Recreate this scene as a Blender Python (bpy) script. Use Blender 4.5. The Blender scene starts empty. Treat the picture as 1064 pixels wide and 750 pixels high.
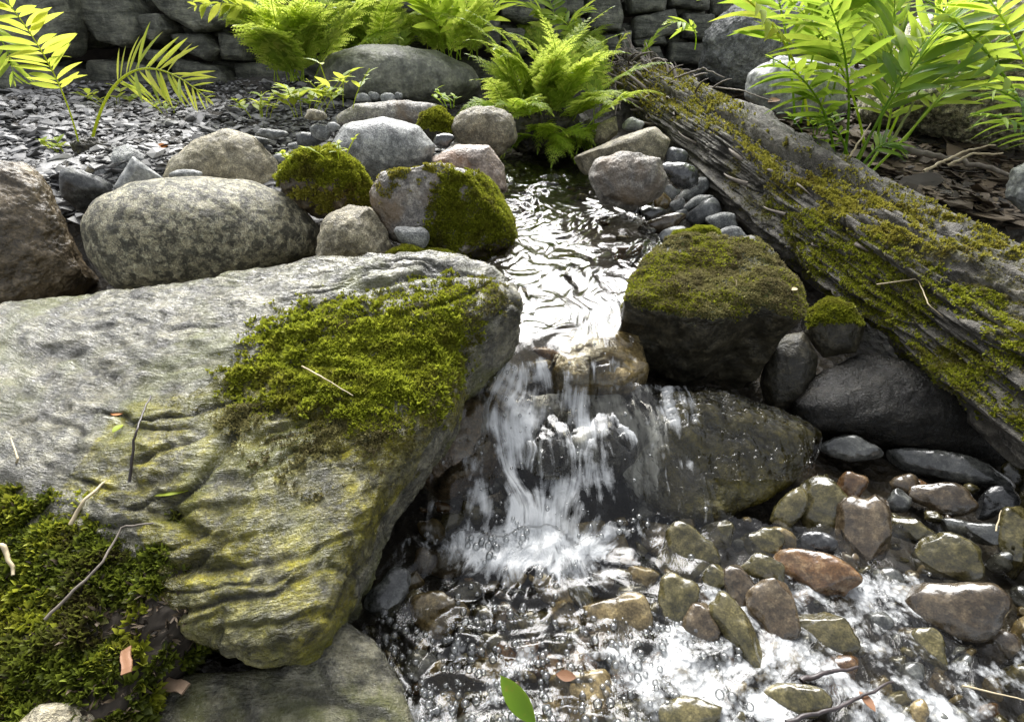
import bpy, bmesh, math, random
import numpy as np
from mathutils import Vector
R = math.radians
sc = bpy.context.scene
COL = sc.collection

# ------------------------------------------------------------------ camera
CAMZ, PITCH, LENS = 0.60, R(33), 18.0
cam = bpy.data.objects.new('camera', bpy.data.cameras.new('camera'))
COL.objects.link(cam)
cam.location = (0, 0, CAMZ)
cam.rotation_euler = (R(90) - PITCH, 0, 0)
cam.data.lens = LENS
cam.data.sensor_width = 36
cam.data.clip_start = 0.01
cam.data.clip_end = 500
sc.camera = cam

# ------------------------------------------------------------------ light
SUN_EL, SUN_AZ = R(43), R(-8)
w = bpy.data.worlds.new('World')
sc.world = w
w.use_nodes = True
nt = w.node_tree
bg = nt.nodes['Background']
sky = nt.nodes.new('ShaderNodeTexSky')
sky.sky_type = 'NISHITA'
sky.sun_disc = False
sky.sun_elevation = SUN_EL
sky.sun_rotation = SUN_AZ
sky.air_density = 1.0
sky.dust_density = 4.0
hs = nt.nodes.new('ShaderNodeHueSaturation')
hs.inputs['Saturation'].default_value = 0.22
nt.links.new(sky.outputs[0], hs.inputs['Color'])
nt.links.new(hs.outputs[0], bg.inputs['Color'])
bg.inputs['Strength'].default_value = 0.11
sl = bpy.data.lights.new('sun', 'SUN')
sl.energy = 3.6
sl.angle = R(52)
sl.color = (1.0, 0.985, 0.96)
so = bpy.data.objects.new('sun', sl)
COL.objects.link(so)
so.location = (0, 3, 6)
sd = Vector((math.sin(SUN_AZ) * math.cos(SUN_EL), math.cos(SUN_AZ) * math.cos(SUN_EL), math.sin(SUN_EL)))
so.rotation_euler = (-sd).to_track_quat('-Z', 'Y').to_euler()
sc.view_settings.view_transform = 'Standard'
sc.view_settings.look = 'None'
sc.view_settings.gamma = 1
sc.view_settings.exposure = 1.4
try:
    sc.cycles.use_denoising = True
    sc.cycles.max_bounces = 8
    sc.cycles.transparent_max_bounces = 12
    sc.cycles.caustics_reflective = False
    sc.cycles.caustics_refractive = False
    sc.cycles.sample_clamp_indirect = 6
except Exception:
    pass

# ------------------------------------------------------------------ helpers: photo pixel -> place
CX, CY, F = 532.0, 375.0, 1064 * LENS / 36
fw = np.array([0, math.cos(PITCH), -math.sin(PITCH)])
up = np.array([0, math.sin(PITCH), math.cos(PITCH)])
rt = np.array([1.0, 0, 0])
CAM = np.array([0, 0, CAMZ])

def ray(px, py):
    return fw + (px - CX) / F * rt + (CY - py) / F * up

def at_z(px, py, z):
    d = ray(px, py)
    return CAM + d * ((z - CAMZ) / d[2])

def at_y(px, py, Y):
    d = ray(px, py)
    return CAM + d * (Y / d[1])

def pix(P):
    q = P - CAM
    dep = q @ fw
    return CX + F * (q @ rt) / dep, CY - F * (q @ up) / dep

def inpoly(x, y, poly):
    res = np.zeros(len(x), bool)
    n = len(poly)
    j = n - 1
    for i in range(n):
        xi, yi = poly[i]
        xj, yj = poly[j]
        c = ((yi > y) != (yj > y)) & (x < (xj - xi) * (y - yi) / (yj - yi + 1e-9) + xi)
        res ^= c
        j = i
    return res

# ------------------------------------------------------------------ helpers: noise
_r = np.random.RandomState(7)
_perm = np.concatenate([_r.permutation(256)] * 3)
_g = _r.normal(size=(256, 3))
_g /= np.linalg.norm(_g, axis=1)[:, None]

def noise(p):
    p = np.asarray(p, float)
    i = np.floor(p).astype(int)
    f = p - i
    i &= 255
    u = f * f * f * (f * (f * 6 - 15) + 10)
    out = np.zeros(len(p))
    for dx in (0, 1):
        for dy in (0, 1):
            for dz in (0, 1):
                h = _perm[_perm[_perm[i[:, 0] + dx] + i[:, 1] + dy] + i[:, 2] + dz]
                d = f - np.array([dx, dy, dz])
                v = (_g[h] * d).sum(1)
                wgt = (u[:, 0] if dx else 1 - u[:, 0]) * (u[:, 1] if dy else 1 - u[:, 1]) * (u[:, 2] if dz else 1 - u[:, 2])
                out += v * wgt
    return out * 1.6

def fbm(p, o=4):
    s, a, t = 0, 1.0, 0
    for k in range(o):
        s = s + a * noise(p * (2 ** k) + 17.3 * k)
        t += a
        a *= .5
    return s / t

def ridged(p, o=3):
    s, a, t = 0, 1.0, 0
    for k in range(o):
        s = s + a * (1 - 2 * np.abs(noise(p * (2 ** k) + 9.1 * k)))
        t += a
        a *= .5
    return s / t

def P3(*a):
    return np.stack([np.broadcast_to(np.asarray(q, float), np.asarray(a[0]).shape) for q in a], 1)

def sstep(a, b, x):
    t = np.clip((x - a) / (b - a), 0, 1)
    return t * t * (3 - 2 * t)

# ------------------------------------------------------------------ helpers: mesh objects
def mesh_obj(name, verts, faces, mat, parent=None, smooth=True, origin=None, attrs=None):
    verts = np.asarray(verts, float)
    if origin is None:
        if parent is not None:
            origin = np.array(parent.matrix_world.translation)
        else:
            origin = np.array([verts[:, 0].mean(), verts[:, 1].mean(), verts[:, 2].min()])
    origin = np.asarray(origin, float)
    me = bpy.data.meshes.new(name)
    faces = np.asarray(faces)
    nv, nf, k = len(verts), len(faces), faces.shape[1]
    me.vertices.add(nv)
    me.vertices.foreach_set('co', (verts - origin).astype(np.float32).ravel())
    me.loops.add(nf * k)
    me.loops.foreach_set('vertex_index', faces.astype(np.int32).ravel())
    me.polygons.add(nf)
    me.polygons.foreach_set('loop_start', np.arange(0, nf * k, k, dtype=np.int32))
    me.polygons.foreach_set('loop_total', np.full(nf, k, np.int32))
    me.polygons.foreach_set('use_smooth', np.full(nf, smooth, bool))
    for an, av in (attrs or {}).items():
        av = np.asarray(av, np.float32)
        if av.ndim == 1:
            me.attributes.new(an, 'FLOAT', 'POINT').data.foreach_set('value', av)
        else:
            me.attributes.new(an, 'FLOAT_VECTOR', 'POINT').data.foreach_set('vector', av.ravel())
    me.update(calc_edges=True)
    me.validate()
    me.materials.append(mat)
    o = bpy.data.objects.new(name, me)
    COL.objects.link(o)
    if parent is not None:
        o.parent = parent
        o.location = origin - np.array(parent.location)
    else:
        o.location = origin
    return o

def tag(o, label=None, cat=None, group=None, kind=None):
    if label: o['label'] = label
    if cat: o['category'] = cat
    if group: o['group'] = group
    if kind: o['kind'] = kind
    return o

def thing(name, loc, label, cat, group=None):
    o = bpy.data.objects.new(name, None)
    o.empty_display_size = .05
    COL.objects.link(o)
    o.location = loc
    o.matrix_world.translation = Vector(loc)
    return tag(o, label, cat, group)

class MB:
    def __init__(s):
        s.v, s.f, s.n = [], [], 0
    def add(s, v, f):
        v = np.asarray(v, float)
        f = np.asarray(f, int)
        if f.shape[1] == 3:
            f = np.concatenate([f, f[:, 2:3]], 1)
        s.v.append(v); s.f.append(f + s.n); s.n += len(v)
    def tube(s, pts, rad, k=6, jit=0, seed=0):
        pts = np.asarray(pts, float)
        n = len(pts)
        rad = np.broadcast_to(rad, (n,))
        T = np.gradient(pts, axis=0)
        T /= np.linalg.norm(T, axis=1)[:, None] + 1e-9
        ref = np.array([.13, .2, .97]) if abs(T[0, 2]) < .9 else np.array([1., .1, 0])
        A = np.cross(T, ref); A /= np.linalg.norm(A, axis=1)[:, None] + 1e-9
        B = np.cross(T, A)
        a = np.linspace(0, 2 * math.pi, k, endpoint=False)
        v = pts[:, None] + rad[:, None, None] * (np.cos(a)[None, :, None] * A[:, None] + np.sin(a)[None, :, None] * B[:, None])
        i, j = np.meshgrid(np.arange(n - 1), np.arange(k), indexing='ij')
        j2 = (j + 1) % k
        f = np.stack([i * k + j, i * k + j2, (i + 1) * k + j2, (i + 1) * k + j], -1).reshape(-1, 4)
        s.add(v.reshape(-1, 3), f)
    def build(s, name, mat, parent=None, smooth=True, origin=None):
        v = np.concatenate(s.v); f = np.concatenate(s.f)
        me_tri = f[:, 2] == f[:, 3]
        if me_tri.any():
            q = f[~me_tri]
            t = np.concatenate([f[me_tri][:, :3], q[:, [0, 1, 2]], q[:, [0, 2, 3]]])
            f = t
        return mesh_obj(name, v, f, mat, parent, smooth, origin)

_ico = {}
def ico(l):
    if l not in _ico:
        b = bmesh.new()
        bmesh.ops.create_icosphere(b, subdivisions=l, radius=1)
        _ico[l] = (np.array([v.co[:] for v in b.verts]), np.array([[v.index for v in f.verts] for f in b.faces]))
        b.free()
    return _ico[l]

def vnormals(v, f):
    n = np.cross(v[f[:, 1]] - v[f[:, 0]], v[f[:, 2]] - v[f[:, 0]])
    out = np.zeros_like(v)
    for k in range(3):
        for c in range(3):
            out[:, c] += np.bincount(f[:, k], n[:, c], len(v))
    return out / (np.linalg.norm(out, axis=1)[:, None] + 1e-12)

# ------------------------------------------------------------------ materials
def newmat(name):
    m = bpy.data.materials.new(name)
    m.use_nodes = True
    t = m.node_tree
    return m, t, t.nodes, t.links, t.nodes['Principled BSDF']

def N(t, kind, **kw):
    n = t.nodes.new(kind)
    for k, v in kw.items():
        if k in n.inputs: n.inputs[k].default_value = v
        else: setattr(n, k, v)
    return n

def ramp(t, fac, stops):
    r = t.nodes.new('ShaderNodeValToRGB')
    e = r.color_ramp.elements
    while len(e) < len(stops): e.new(.5)
    for k, (p, c) in enumerate(stops):
        e[k].position = p
        e[k].color = (*c, 1) if len(c) == 3 else c
    t.links.new(fac, r.inputs[0])
    return r.outputs[0]

def mix(t, fac, a, b, mode='MIX'):
    m = t.nodes.new('ShaderNodeMix')
    m.data_type = 'RGBA'; m.blend_type = mode
    for sock, val in ((m.inputs[0], fac), (m.inputs[6], a), (m.inputs[7], b)):
        if hasattr(val, 'links'): t.links.new(val, sock)
        elif isinstance(val, (int, float)): sock.default_value = val
        else: sock.default_value = (*val, 1)
    return m.outputs[2]

def math_(t, op, a, b=0.0, c=None):
    m = t.nodes.new('ShaderNodeMath'); m.operation = op
    for k, v in enumerate((a, b) if c is None else (a, b, c)):
        if hasattr(v, 'links'): t.links.new(v, m.inputs[k])
        else: m.inputs[k].default_value = v
    return m.outputs[0]

def coords(t):
    tc = t.nodes.new('ShaderNodeTexCoord')
    oi = t.nodes.new('ShaderNodeObjectInfo')
    mul = t.nodes.new('ShaderNodeVectorMath'); mul.operation = 'MULTIPLY_ADD'
    cb = t.nodes.new('ShaderNodeCombineXYZ')
    for k in range(3): t.links.new(oi.outputs['Random'], cb.inputs[k])
    t.links.new(cb.outputs[0], mul.inputs[0])
    mul.inputs[1].default_value = (13, 29, 41)
    t.links.new(tc.outputs['Object'], mul.inputs[2])
    return mul.outputs[0], oi.outputs['Random']

def tex(t, vec, scale, detail=6, rough=.6, dist=0, kind='ShaderNodeTexNoise'):
    n = t.nodes.new(kind)
    n.inputs['Scale'].default_value = scale
    if kind == 'ShaderNodeTexNoise':
        n.inputs['Detail'].default_value = detail
        n.inputs['Roughness'].default_value = rough
        n.inputs['Distortion'].default_value = dist
    t.links.new(vec, n.inputs['Vector'])
    return n.outputs[0]

def rock_mat(name, dark, base, light, scale=14, rough=.5, bump=.6, bdist=.004, speck=.35, flow=None, wet=0.0, coat=0.0, mottle=.6, msteep=.09, stain=None, mossc=((.035, .05, .008), (.11, .12, .02))):
    m, t, nd, lk, bs = newmat(name)
    v, rnd = coords(t)
    a = tex(t, v, scale, 8, .65, .6)
    b = tex(t, v, scale * 5, 6, .7)
    c = tex(t, v, scale * 22, 3, .6)
    col = ramp(t, a, [(.36, dark), (.5, base), (.63, light)])
    col = mix(t, .55, col, ramp(t, b, [(.32, tuple(q * .45 for q in base)), (.5, base), (.66, tuple(min(1, q * 1.5) for q in light))]))
    if speck:
        sp = ramp(t, c, [(.38, (.25, .25, .25)), (.5, (.75, .75, .75)), (.62, (1.3, 1.3, 1.25))])
        col = mix(t, speck, col, sp, 'MULTIPLY')
    hgt = math_(t, 'ADD', math_(t, 'MULTIPLY', a, .9), math_(t, 'ADD', math_(t, 'MULTIPLY', b, .55), math_(t, 'MULTIPLY', c, .42)))
    if flow:
        at = N(t, 'ShaderNodeAttribute', attribute_name='flow')
        mp = N(t, 'ShaderNodeMapping'); mp.inputs['Scale'].default_value = flow
        lk.new(at.outputs['Vector'], mp.inputs[0])
        s = tex(t, mp.outputs[0], 1, 7, .7, .15)
        s2 = tex(t, mp.outputs[0], 3.3, 5, .75, 0)
        col = mix(t, .5, col, ramp(t, s, [(.36, tuple(q * .5 for q in dark)), (.5, base), (.62, light)]))
        col = mix(t, .45, col, ramp(t, s2, [(.36, (.3, .3, .28)), (.52, (.9, .9, .88)), (.66, (1.25, 1.25, 1.2))]), 'MULTIPLY')
        hgt = math_(t, 'ADD', hgt, math_(t, 'ADD', math_(t, 'MULTIPLY', s, 1.6), math_(t, 'MULTIPLY', s2, .9)))
    if mottle:
        mo = tex(t, v, scale * 2.4, 7, .72, .3)
        col = mix(t, mottle, col, ramp(t, mo, [(.5 - msteep, (.34, .34, .33)), (.5, (.95, .95, .93)), (.5 + msteep, (1.45, 1.42, 1.32))]), 'MULTIPLY')
    if stain:
        sa = tex(t, v, scale * .45, 5, .6, 1.0)
        col = mix(t, ramp(t, sa, [(.5, (0, 0, 0)), (.62, (.8, .8, .8))]), col, stain)
    al = N(t, 'ShaderNodeAttribute', attribute_name='algae').outputs['Fac']
    an = tex(t, v, scale * 2.2, 6, .7, .8)
    col = mix(t, math_(t, 'MULTIPLY', al, ramp(t, an, [(.34, (.35,) * 3), (.52, (1,) * 3)])), col, mix(t, 1.0, col, (.98, .92, .10), 'MULTIPLY'))
    # every stone a little different
    cr = N(t, 'ShaderNodeAttribute', attribute_name='crease').outputs['Fac']
    col = mix(t, math_(t, 'MULTIPLY', cr, .85), col, (.028, .027, .018))
    vr = N(t, 'ShaderNodeMapRange'); vr.inputs[3].default_value = .75; vr.inputs[4].default_value = 1.2
    lk.new(rnd, vr.inputs[0])
    hsv = N(t, 'ShaderNodeHueSaturation'); lk.new(vr.outputs[0], hsv.inputs['Value']); lk.new(col, hsv.inputs['Color'])
    col = hsv.outputs[0]
    ms = N(t, 'ShaderNodeAttribute', attribute_name='moss').outputs['Fac']
    mn = tex(t, v, 120, 4, .7)
    mf = math_(t, 'MULTIPLY', ms, ramp(t, mn, [(.35, (.5, .5, .5)), (.55, (1, 1, 1))]))
    col = mix(t, mf, col, ramp(t, mn, [(.35, mossc[0]), (.65, mossc[1])]))
    lk.new(col, bs.inputs['Base Color'])
    rr = ramp(t, b, [(.35, (rough * .6,) * 3), (.65, (min(1, rough * 1.25),) * 3)])
    rr = mix(t, mf, rr, (.9, .9, .9))
    lk.new(rr, bs.inputs['Roughness'])
    bs.inputs['Specular IOR Level'].default_value = .5
    if coat:
        bs.inputs['Coat Weight'].default_value = coat
        bs.inputs['Coat Roughness'].default_value = .06
        bs.inputs['Coat IOR'].default_value = 1.4
    bp = N(t, 'ShaderNodeBump'); bp.inputs['Strength'].default_value = bump; bp.inputs['Distance'].default_value = bdist
    lk.new(hgt, bp.inputs['Height']); lk.new(bp.outputs[0], bs.inputs['Normal'])
    if coat:
        bp2 = N(t, 'ShaderNodeBump'); bp2.inputs['Strength'].default_value = bump * .5; bp2.inputs['Distance'].default_value = bdist
        lk.new(hgt, bp2.inputs['Height']); lk.new(bp2.outputs[0], bs.inputs['Coat Normal'])
    return m

def leaf_mat(name, dark, mid, light, trans=.5, rough=.45, scale=6, patch=None):
    m, t, nd, lk, bs = newmat(name)
    geo = N(t, 'ShaderNodeNewGeometry')
    v, rnd = coords(t)
    n = tex(t, v, scale, 3)
    fac = math_(t, 'ADD', math_(t, 'MULTIPLY', geo.outputs['Random Per Island'], .55), math_(t, 'MULTIPLY', n, .5))
    col = ramp(t, fac, [(.2, dark), (.52, mid), (.85, light)])
    if patch:
        pn = tex(t, v, patch[1], 5, .7, .6)
        col = mix(t, ramp(t, pn, [(patch[2], (0, 0, 0)), (patch[3], (patch[4],) * 3)]), col, patch[0])
    lk.new(col, bs.inputs['Base Color'])
    bs.inputs['Roughness'].default_value = rough
    bs.inputs['Specular IOR Level'].default_value = .35
    tr = N(t, 'ShaderNodeBsdfTranslucent')
    lk.new(mix(t, .5, col, light), tr.inputs[0])
    mx = N(t, 'ShaderNodeMixShader'); mx.inputs[0].default_value = trans
    lk.new(bs.outputs[0], mx.inputs[1]); lk.new(tr.outputs[0], mx.inputs[2])
    lk.new(mx.outputs[0], nd['Material Output'].inputs[0])
    return m

def plain_mat(name, c1, c2, scale=30, rough=.6, bump=.4, bdist=.002, isl=False):
    m, t, nd, lk, bs = newmat(name)
    v, rnd = coords(t)
    n = tex(t, v, scale, 6, .65)
    fac = n
    if isl:
        geo = N(t, 'ShaderNodeNewGeometry')
        fac = math_(t, 'ADD', math_(t, 'MULTIPLY', geo.outputs['Random Per Island'], .7), math_(t, 'MULTIPLY', n, .4))
    lk.new(ramp(t, fac, [(.25, c1), (.75, c2)]), bs.inputs['Base Color'])
    bs.inputs['Roughness'].default_value = rough
    bp = N(t, 'ShaderNodeBump'); bp.inputs['Strength'].default_value = bump; bp.inputs['Distance'].default_value = bdist
    lk.new(n, bp.inputs['Height']); lk.new(bp.outputs[0], bs.inputs['Normal'])
    return m

M = {}
M['gneiss'] = rock_mat('pale_gneiss', (.07, .07, .045), (.25, .24, .175), (.48, .46, .38), 15, .28, 1.0, .011, .7, flow=(20, 62, 26), stain=(.19, .20, .06), coat=.6, mottle=.9, msteep=.07)
M['granite'] = rock_mat('speckled_granite', (.06, .065, .06), (.40, .37, .26), (.74, .68, .52), 26, .48, 1.0, .008, .8, mottle=1.0, msteep=.05)
M['tan'] = rock_mat('tan_rock', (.14, .12, .075), (.32, .285, .20), (.48, .44, .33), 16, .55, 1.0, .009, .6)
M['brown'] = rock_mat('brown_rock', (.04, .03, .02), (.13, .10, .06), (.24, .19, .13), 10, .4, .8, .006, .5)
M['grey'] = rock_mat('grey_rock', (.10, .11, .11), (.24, .25, .25), (.40, .41, .41), 16, .42, .9, .007, .6)
M['darkgrey'] = rock_mat('dark_slate', (.03, .032, .035), (.08, .085, .09), (.16, .165, .17), 16, .4, .5, .003, .4)
M['palegrey'] = rock_mat('pale_grey_stone', (.18, .19, .19), (.32, .33, .33), (.45, .46, .46), 18, .5, .4, .002, .3)
M['pink'] = rock_mat('pinkish_rock', (.11, .10, .09), (.27, .25, .23), (.42, .40, .37), 12, .5, 1.0, .008, .6, stain=(.22, .16, .10))
M['rust'] = rock_mat('rusty_rock', (.12, .07, .04), (.30, .24, .20), (.42, .36, .32), 9, .5, .9, .008, .5, stain=(.20, .09, .03))
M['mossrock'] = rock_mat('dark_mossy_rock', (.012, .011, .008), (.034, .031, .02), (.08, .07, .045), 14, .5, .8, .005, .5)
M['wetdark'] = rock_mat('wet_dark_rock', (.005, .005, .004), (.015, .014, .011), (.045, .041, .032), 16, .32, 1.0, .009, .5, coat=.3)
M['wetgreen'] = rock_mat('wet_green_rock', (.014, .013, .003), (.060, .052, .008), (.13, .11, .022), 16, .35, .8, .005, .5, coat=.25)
M['wetbrown'] = rock_mat('wet_brown_rock', (.03, .02, .012), (.10, .07, .04), (.18, .13, .08), 14, .3, .7, .005, .5, coat=.9)
M['bed_olive'] = rock_mat('wet_olive_stone', (.018, .017, .006), (.065, .057, .022), (.13, .11, .05), 20, .2, .35, .002, .4, coat=1)
M['bed_brown'] = rock_mat('wet_brown_stone', (.02, .014, .008), (.075, .055, .034), (.14, .11, .07), 20, .2, .35, .002, .4, coat=1)
M['bed_rust'] = rock_mat('wet_rust_stone', (.03, .016, .006), (.12, .062, .026), (.20, .14, .08), 20, .2, .35, .002, .4, coat=1)
M['bed_grey'] = rock_mat('wet_grey_stone', (.022, .023, .023), (.075, .078, .075), (.15, .155, .145), 20, .2, .35, .002, .4, coat=1)
M['bed_tan'] = rock_mat('wet_tan_stone', (.05, .036, .015), (.16, .12, .055), (.28, .22, .11), 16, .22, .35, .002, .4, coat=.8)
M['bed_dark'] = rock_mat('wet_slate_stone', (.012, .013, .014), (.04, .042, .045), (.09, .093, .098), 20, .3, .35, .002, .3, coat=1)
M['wallstone'] = rock_mat('wall_stone', (.055, .06, .05), (.18, .188, .155), (.34, .34, .28), 7, .75, .9, .01, .5, flow=(4, 26, 4))
M['slab'] = rock_mat('grey_green_slab', (.07, .075, .06), (.17, .175, .145), (.28, .285, .24), 5, .6, .7, .008, .35)
M['moss'] = leaf_mat('moss_leaves', (.07, .085, .005), (.25, .28, .018), (.46, .48, .05), .3, .6, 25, patch=((.09, .07, .02), 14, .5, .62, .8))
M['mossbright'] = leaf_mat('bright_moss_leaves', (.09, .11, .006), (.26, .30, .02), (.46, .50, .05), .35, .6, 25, patch=((.16, .13, .03), 18, .5, .64, .7))
M['mossdry'] = leaf_mat('olive_moss_leaves', (.09, .08, .025), (.22, .20, .07), (.38, .35, .15), .25, .7, 30, patch=((.10, .075, .04), 16, .48, .62, .8))
M['mossgold'] = leaf_mat('golden_moss_leaves', (.12, .12, .012), (.29, .27, .03), (.48, .45, .08), .3, .7, 25, patch=((.18, .12, .04), 16, .5, .64, .8))
M['sprig'] = leaf_mat('feather_moss', (.018, .025, .003), (.065, .085, .009), (.24, .29, .035), .35, .5, 14, patch=((.07, .05, .025), 15, .48, .6, .85))
M['fern'] = leaf_mat('fern_green', (.14, .24, .02), (.34, .50, .04), (.60, .70, .10), .55, patch=((.30, .30, .05), 30, .58, .66, .7))
M['fernlime'] = leaf_mat('lime_fern', (.10, .19, .02), (.34, .49, .05), (.66, .72, .14), .6, patch=((.36, .32, .06), 30, .6, .68, .7))
M['fernyellow'] = leaf_mat('yellow_fern', (.17, .28, .02), (.38, .47, .04), (.62, .64, .10), .55, patch=((.42, .28, .06), 60, .6, .66, .8))
M['leaf'] = leaf_mat('broad_leaf', (.035, .10, .012), (.13, .27, .02), (.42, .54, .06), .55, patch=((.34, .30, .05), 50, .6, .66, .8))
M['stem'] = plain_mat('green_stem', (.16, .20, .05), (.30, .34, .10), 20, .5)
M['palestem'] = plain_mat('pale_stem', (.35, .42, .16), (.55, .60, .30), 20, .5)
M['twig'] = plain_mat('grey_twig', (.08, .065, .05), (.22, .19, .16), 60, .7)
M['darktwig'] = plain_mat('dark_wet_twig', (.015, .012, .012), (.06, .045, .045), 60, .4)
M['straw'] = plain_mat('dry_straw', (.35, .28, .16), (.55, .47, .32), 60, .6)
M['deadleaf'] = plain_mat('dead_leaf', (.09, .04, .02), (.26, .13, .065), 40, .55, isl=True)
M['orangeleaf'] = plain_mat('orange_leaf', (.40, .12, .02), (.55, .22, .05), 40, .5)
M['chip'] = plain_mat('wood_chip', (.16, .10, .06), (.36, .26, .18), 50, .5)
M['soil'] = plain_mat('soil', (.018, .014, .010), (.06, .048, .035), 40, .9)
M['gravel'] = plain_mat('gravel_chips', (.03, .03, .03), (.31, .305, .30), 30, .5, isl=True)
M['litter'] = plain_mat('leaf_litter', (.018, .013, .008), (.11, .08, .05), 30, .8, isl=True)

# ground sheet
def ground_mat():
    m, t, nd, lk, bs = newmat('gravelly_soil')
    v, _ = coords(t)
    a = tex(t, v, 3, 6, .6); b = tex(t, v, 60, 5, .7); c = tex(t, v, 45, 0, 0, 0, 'ShaderNodeTexVoronoi')
    col = ramp(t, b, [(.3, (.025, .022, .018)), (.5, (.075, .07, .062)), (.7, (.17, .165, .16))])
    col = mix(t, ramp(t, a, [(.4, (0, 0, 0)), (.6, (.7, .7, .7))]), col, (.045, .035, .022))
    wet = N(t, 'ShaderNodeAttribute', attribute_name='moss').outputs['Fac']
    col = mix(t, wet, col, mix(t, .5, (.02, .015, .008), ramp(t, b, [(.35, (.012, .009, .005)), (.65, (.07, .055, .03))])))
    lk.new(col, bs.inputs['Base Color'])
    lk.new(mix(t, wet, (.75,) * 3, (.35,) * 3), bs.inputs['Roughness'])
    bp = N(t, 'ShaderNodeBump'); bp.inputs['Strength'].default_value = .9; bp.inputs['Distance'].default_value = .012
    lk.new(math_(t, 'ADD', b, math_(t, 'MULTIPLY', c, 1.2)), bp.inputs['Height']); lk.new(bp.outputs[0], bs.inputs['Normal'])
    return m
M['ground'] = ground_mat()

def water_mat(name='stream_water', foamscale=1.0):
    m, t, nd, lk, bs = newmat(name)
    fl = N(t, 'ShaderNodeAttribute', attribute_name='flow')
    fo = N(t, 'ShaderNodeAttribute', attribute_name='foam').outputs['Fac']
    fr = N(t, 'ShaderNodeAttribute', attribute_name='froth').outputs['Fac']
    tc = N(t, 'ShaderNodeTexCoord')
    mp = N(t, 'ShaderNodeMapping'); mp.inputs['Scale'].default_value = (46, 8, 1)
    lk.new(fl.outputs['Vector'], mp.inputs[0])
    st = tex(t, mp.outputs[0], 1, 5, .6, 1.6)
    mp2 = N(t, 'ShaderNodeMapping'); mp2.inputs['Scale'].default_value = (120, 18, 1)
    lk.new(fl.outputs['Vector'], mp2.inputs[0])
    st2 = tex(t, mp2.outputs[0], 1, 3, .6, .5)
    fine = tex(t, tc.outputs['Object'], 160, 3, .6, .3)
    bp = N(t, 'ShaderNodeBump'); bp.inputs['Strength'].default_value = .5; bp.inputs['Distance'].default_value = .003
    lk.new(math_(t, 'ADD', st, math_(t, 'MULTIPLY', fine, .15)), bp.inputs['Height'])
    fz = N(t, 'ShaderNodeFresnel', IOR=1.38); lk.new(bp.outputs[0], fz.inputs['Normal'])
    gl = N(t, 'ShaderNodeBsdfGlossy', Roughness=.09); lk.new(bp.outputs[0], gl.inputs['Normal'])
    gl.inputs['Color'].default_value = (1, 1, 1, 1)
    tr = N(t, 'ShaderNodeBsdfTransparent'); tr.inputs[0].default_value = (.90, .88, .80, 1)
    mx = N(t, 'ShaderNodeMixShader'); lk.new(math_(t, 'MULTIPLY', fz.outputs[0], 1.4), mx.inputs[0])
    lk.new(tr.outputs[0], mx.inputs[1]); lk.new(gl.outputs[0], mx.inputs[2])
    fn_ = tex(t, tc.outputs['Object'], 22, 5, .65, .8)
    # foam: streaks along the flow, and froth with holes
    sm = math_(t, 'ADD', math_(t, 'MULTIPLY', st, .45), math_(t, 'ADD', math_(t, 'MULTIPLY', st2, .25), math_(t, 'MULTIPLY', fn_, .3)))
    th = math_(t, 'SUBTRACT', .78, math_(t, 'MULTIPLY', fo, .40))
    fs = math_(t, 'MULTIPLY', math_(t, 'SUBTRACT', sm, th), 4.0)
    vo = N(t, 'ShaderNodeTexVoronoi'); vo.inputs['Scale'].default_value = 150; lk.new(tc.outputs['Object'], vo.inputs['Vector'])
    fn = tex(t, tc.outputs['Object'], 26, 5, .6, .4)
    hb = math_(t, 'ADD', math_(t, 'MULTIPLY', fn, 1.0), math_(t, 'MULTIPLY', vo.outputs[0], -.15))
    ff = math_(t, 'MULTIPLY', math_(t, 'SUBTRACT', hb, math_(t, 'SUBTRACT', .78, math_(t, 'MULTIPLY', fr, .62))), 2.8)
    fa = N(t, 'ShaderNodeClamp'); lk.new(math_(t, 'MAXIMUM', fs, ff), fa.inputs[0]); fa.inputs['Max'].default_value = .72
    fsh = bs
    bs.inputs['Base Color'].default_value = (.72, .74, .75, 1)
    bs.inputs['Roughness'].default_value = .25
    bs.inputs['Subsurface Weight'].default_value = 0
    bp2 = N(t, 'ShaderNodeBump'); bp2.inputs['Strength'].default_value = .9; bp2.inputs['Distance'].default_value = .004
    lk.new(math_(t, 'ADD', math_(t, 'MULTIPLY', vo.outputs[0], math_(t, 'MULTIPLY', fr, .8)), math_(t, 'ADD', fn, math_(t, 'MULTIPLY', sm, 2.0))), bp2.inputs['Height']); lk.new(bp2.outputs[0], bs.inputs['Normal'])
    mo = N(t, 'ShaderNodeMixShader'); lk.new(fa.outputs[0], mo.inputs[0])
    lk.new(mx.outputs[0], mo.inputs[1]); lk.new(bs.outputs[0], mo.inputs[2])
    lk.new(mo.outputs[0], nd['Material Output'].inputs[0])
    return m
M['water'] = water_mat()

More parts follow.
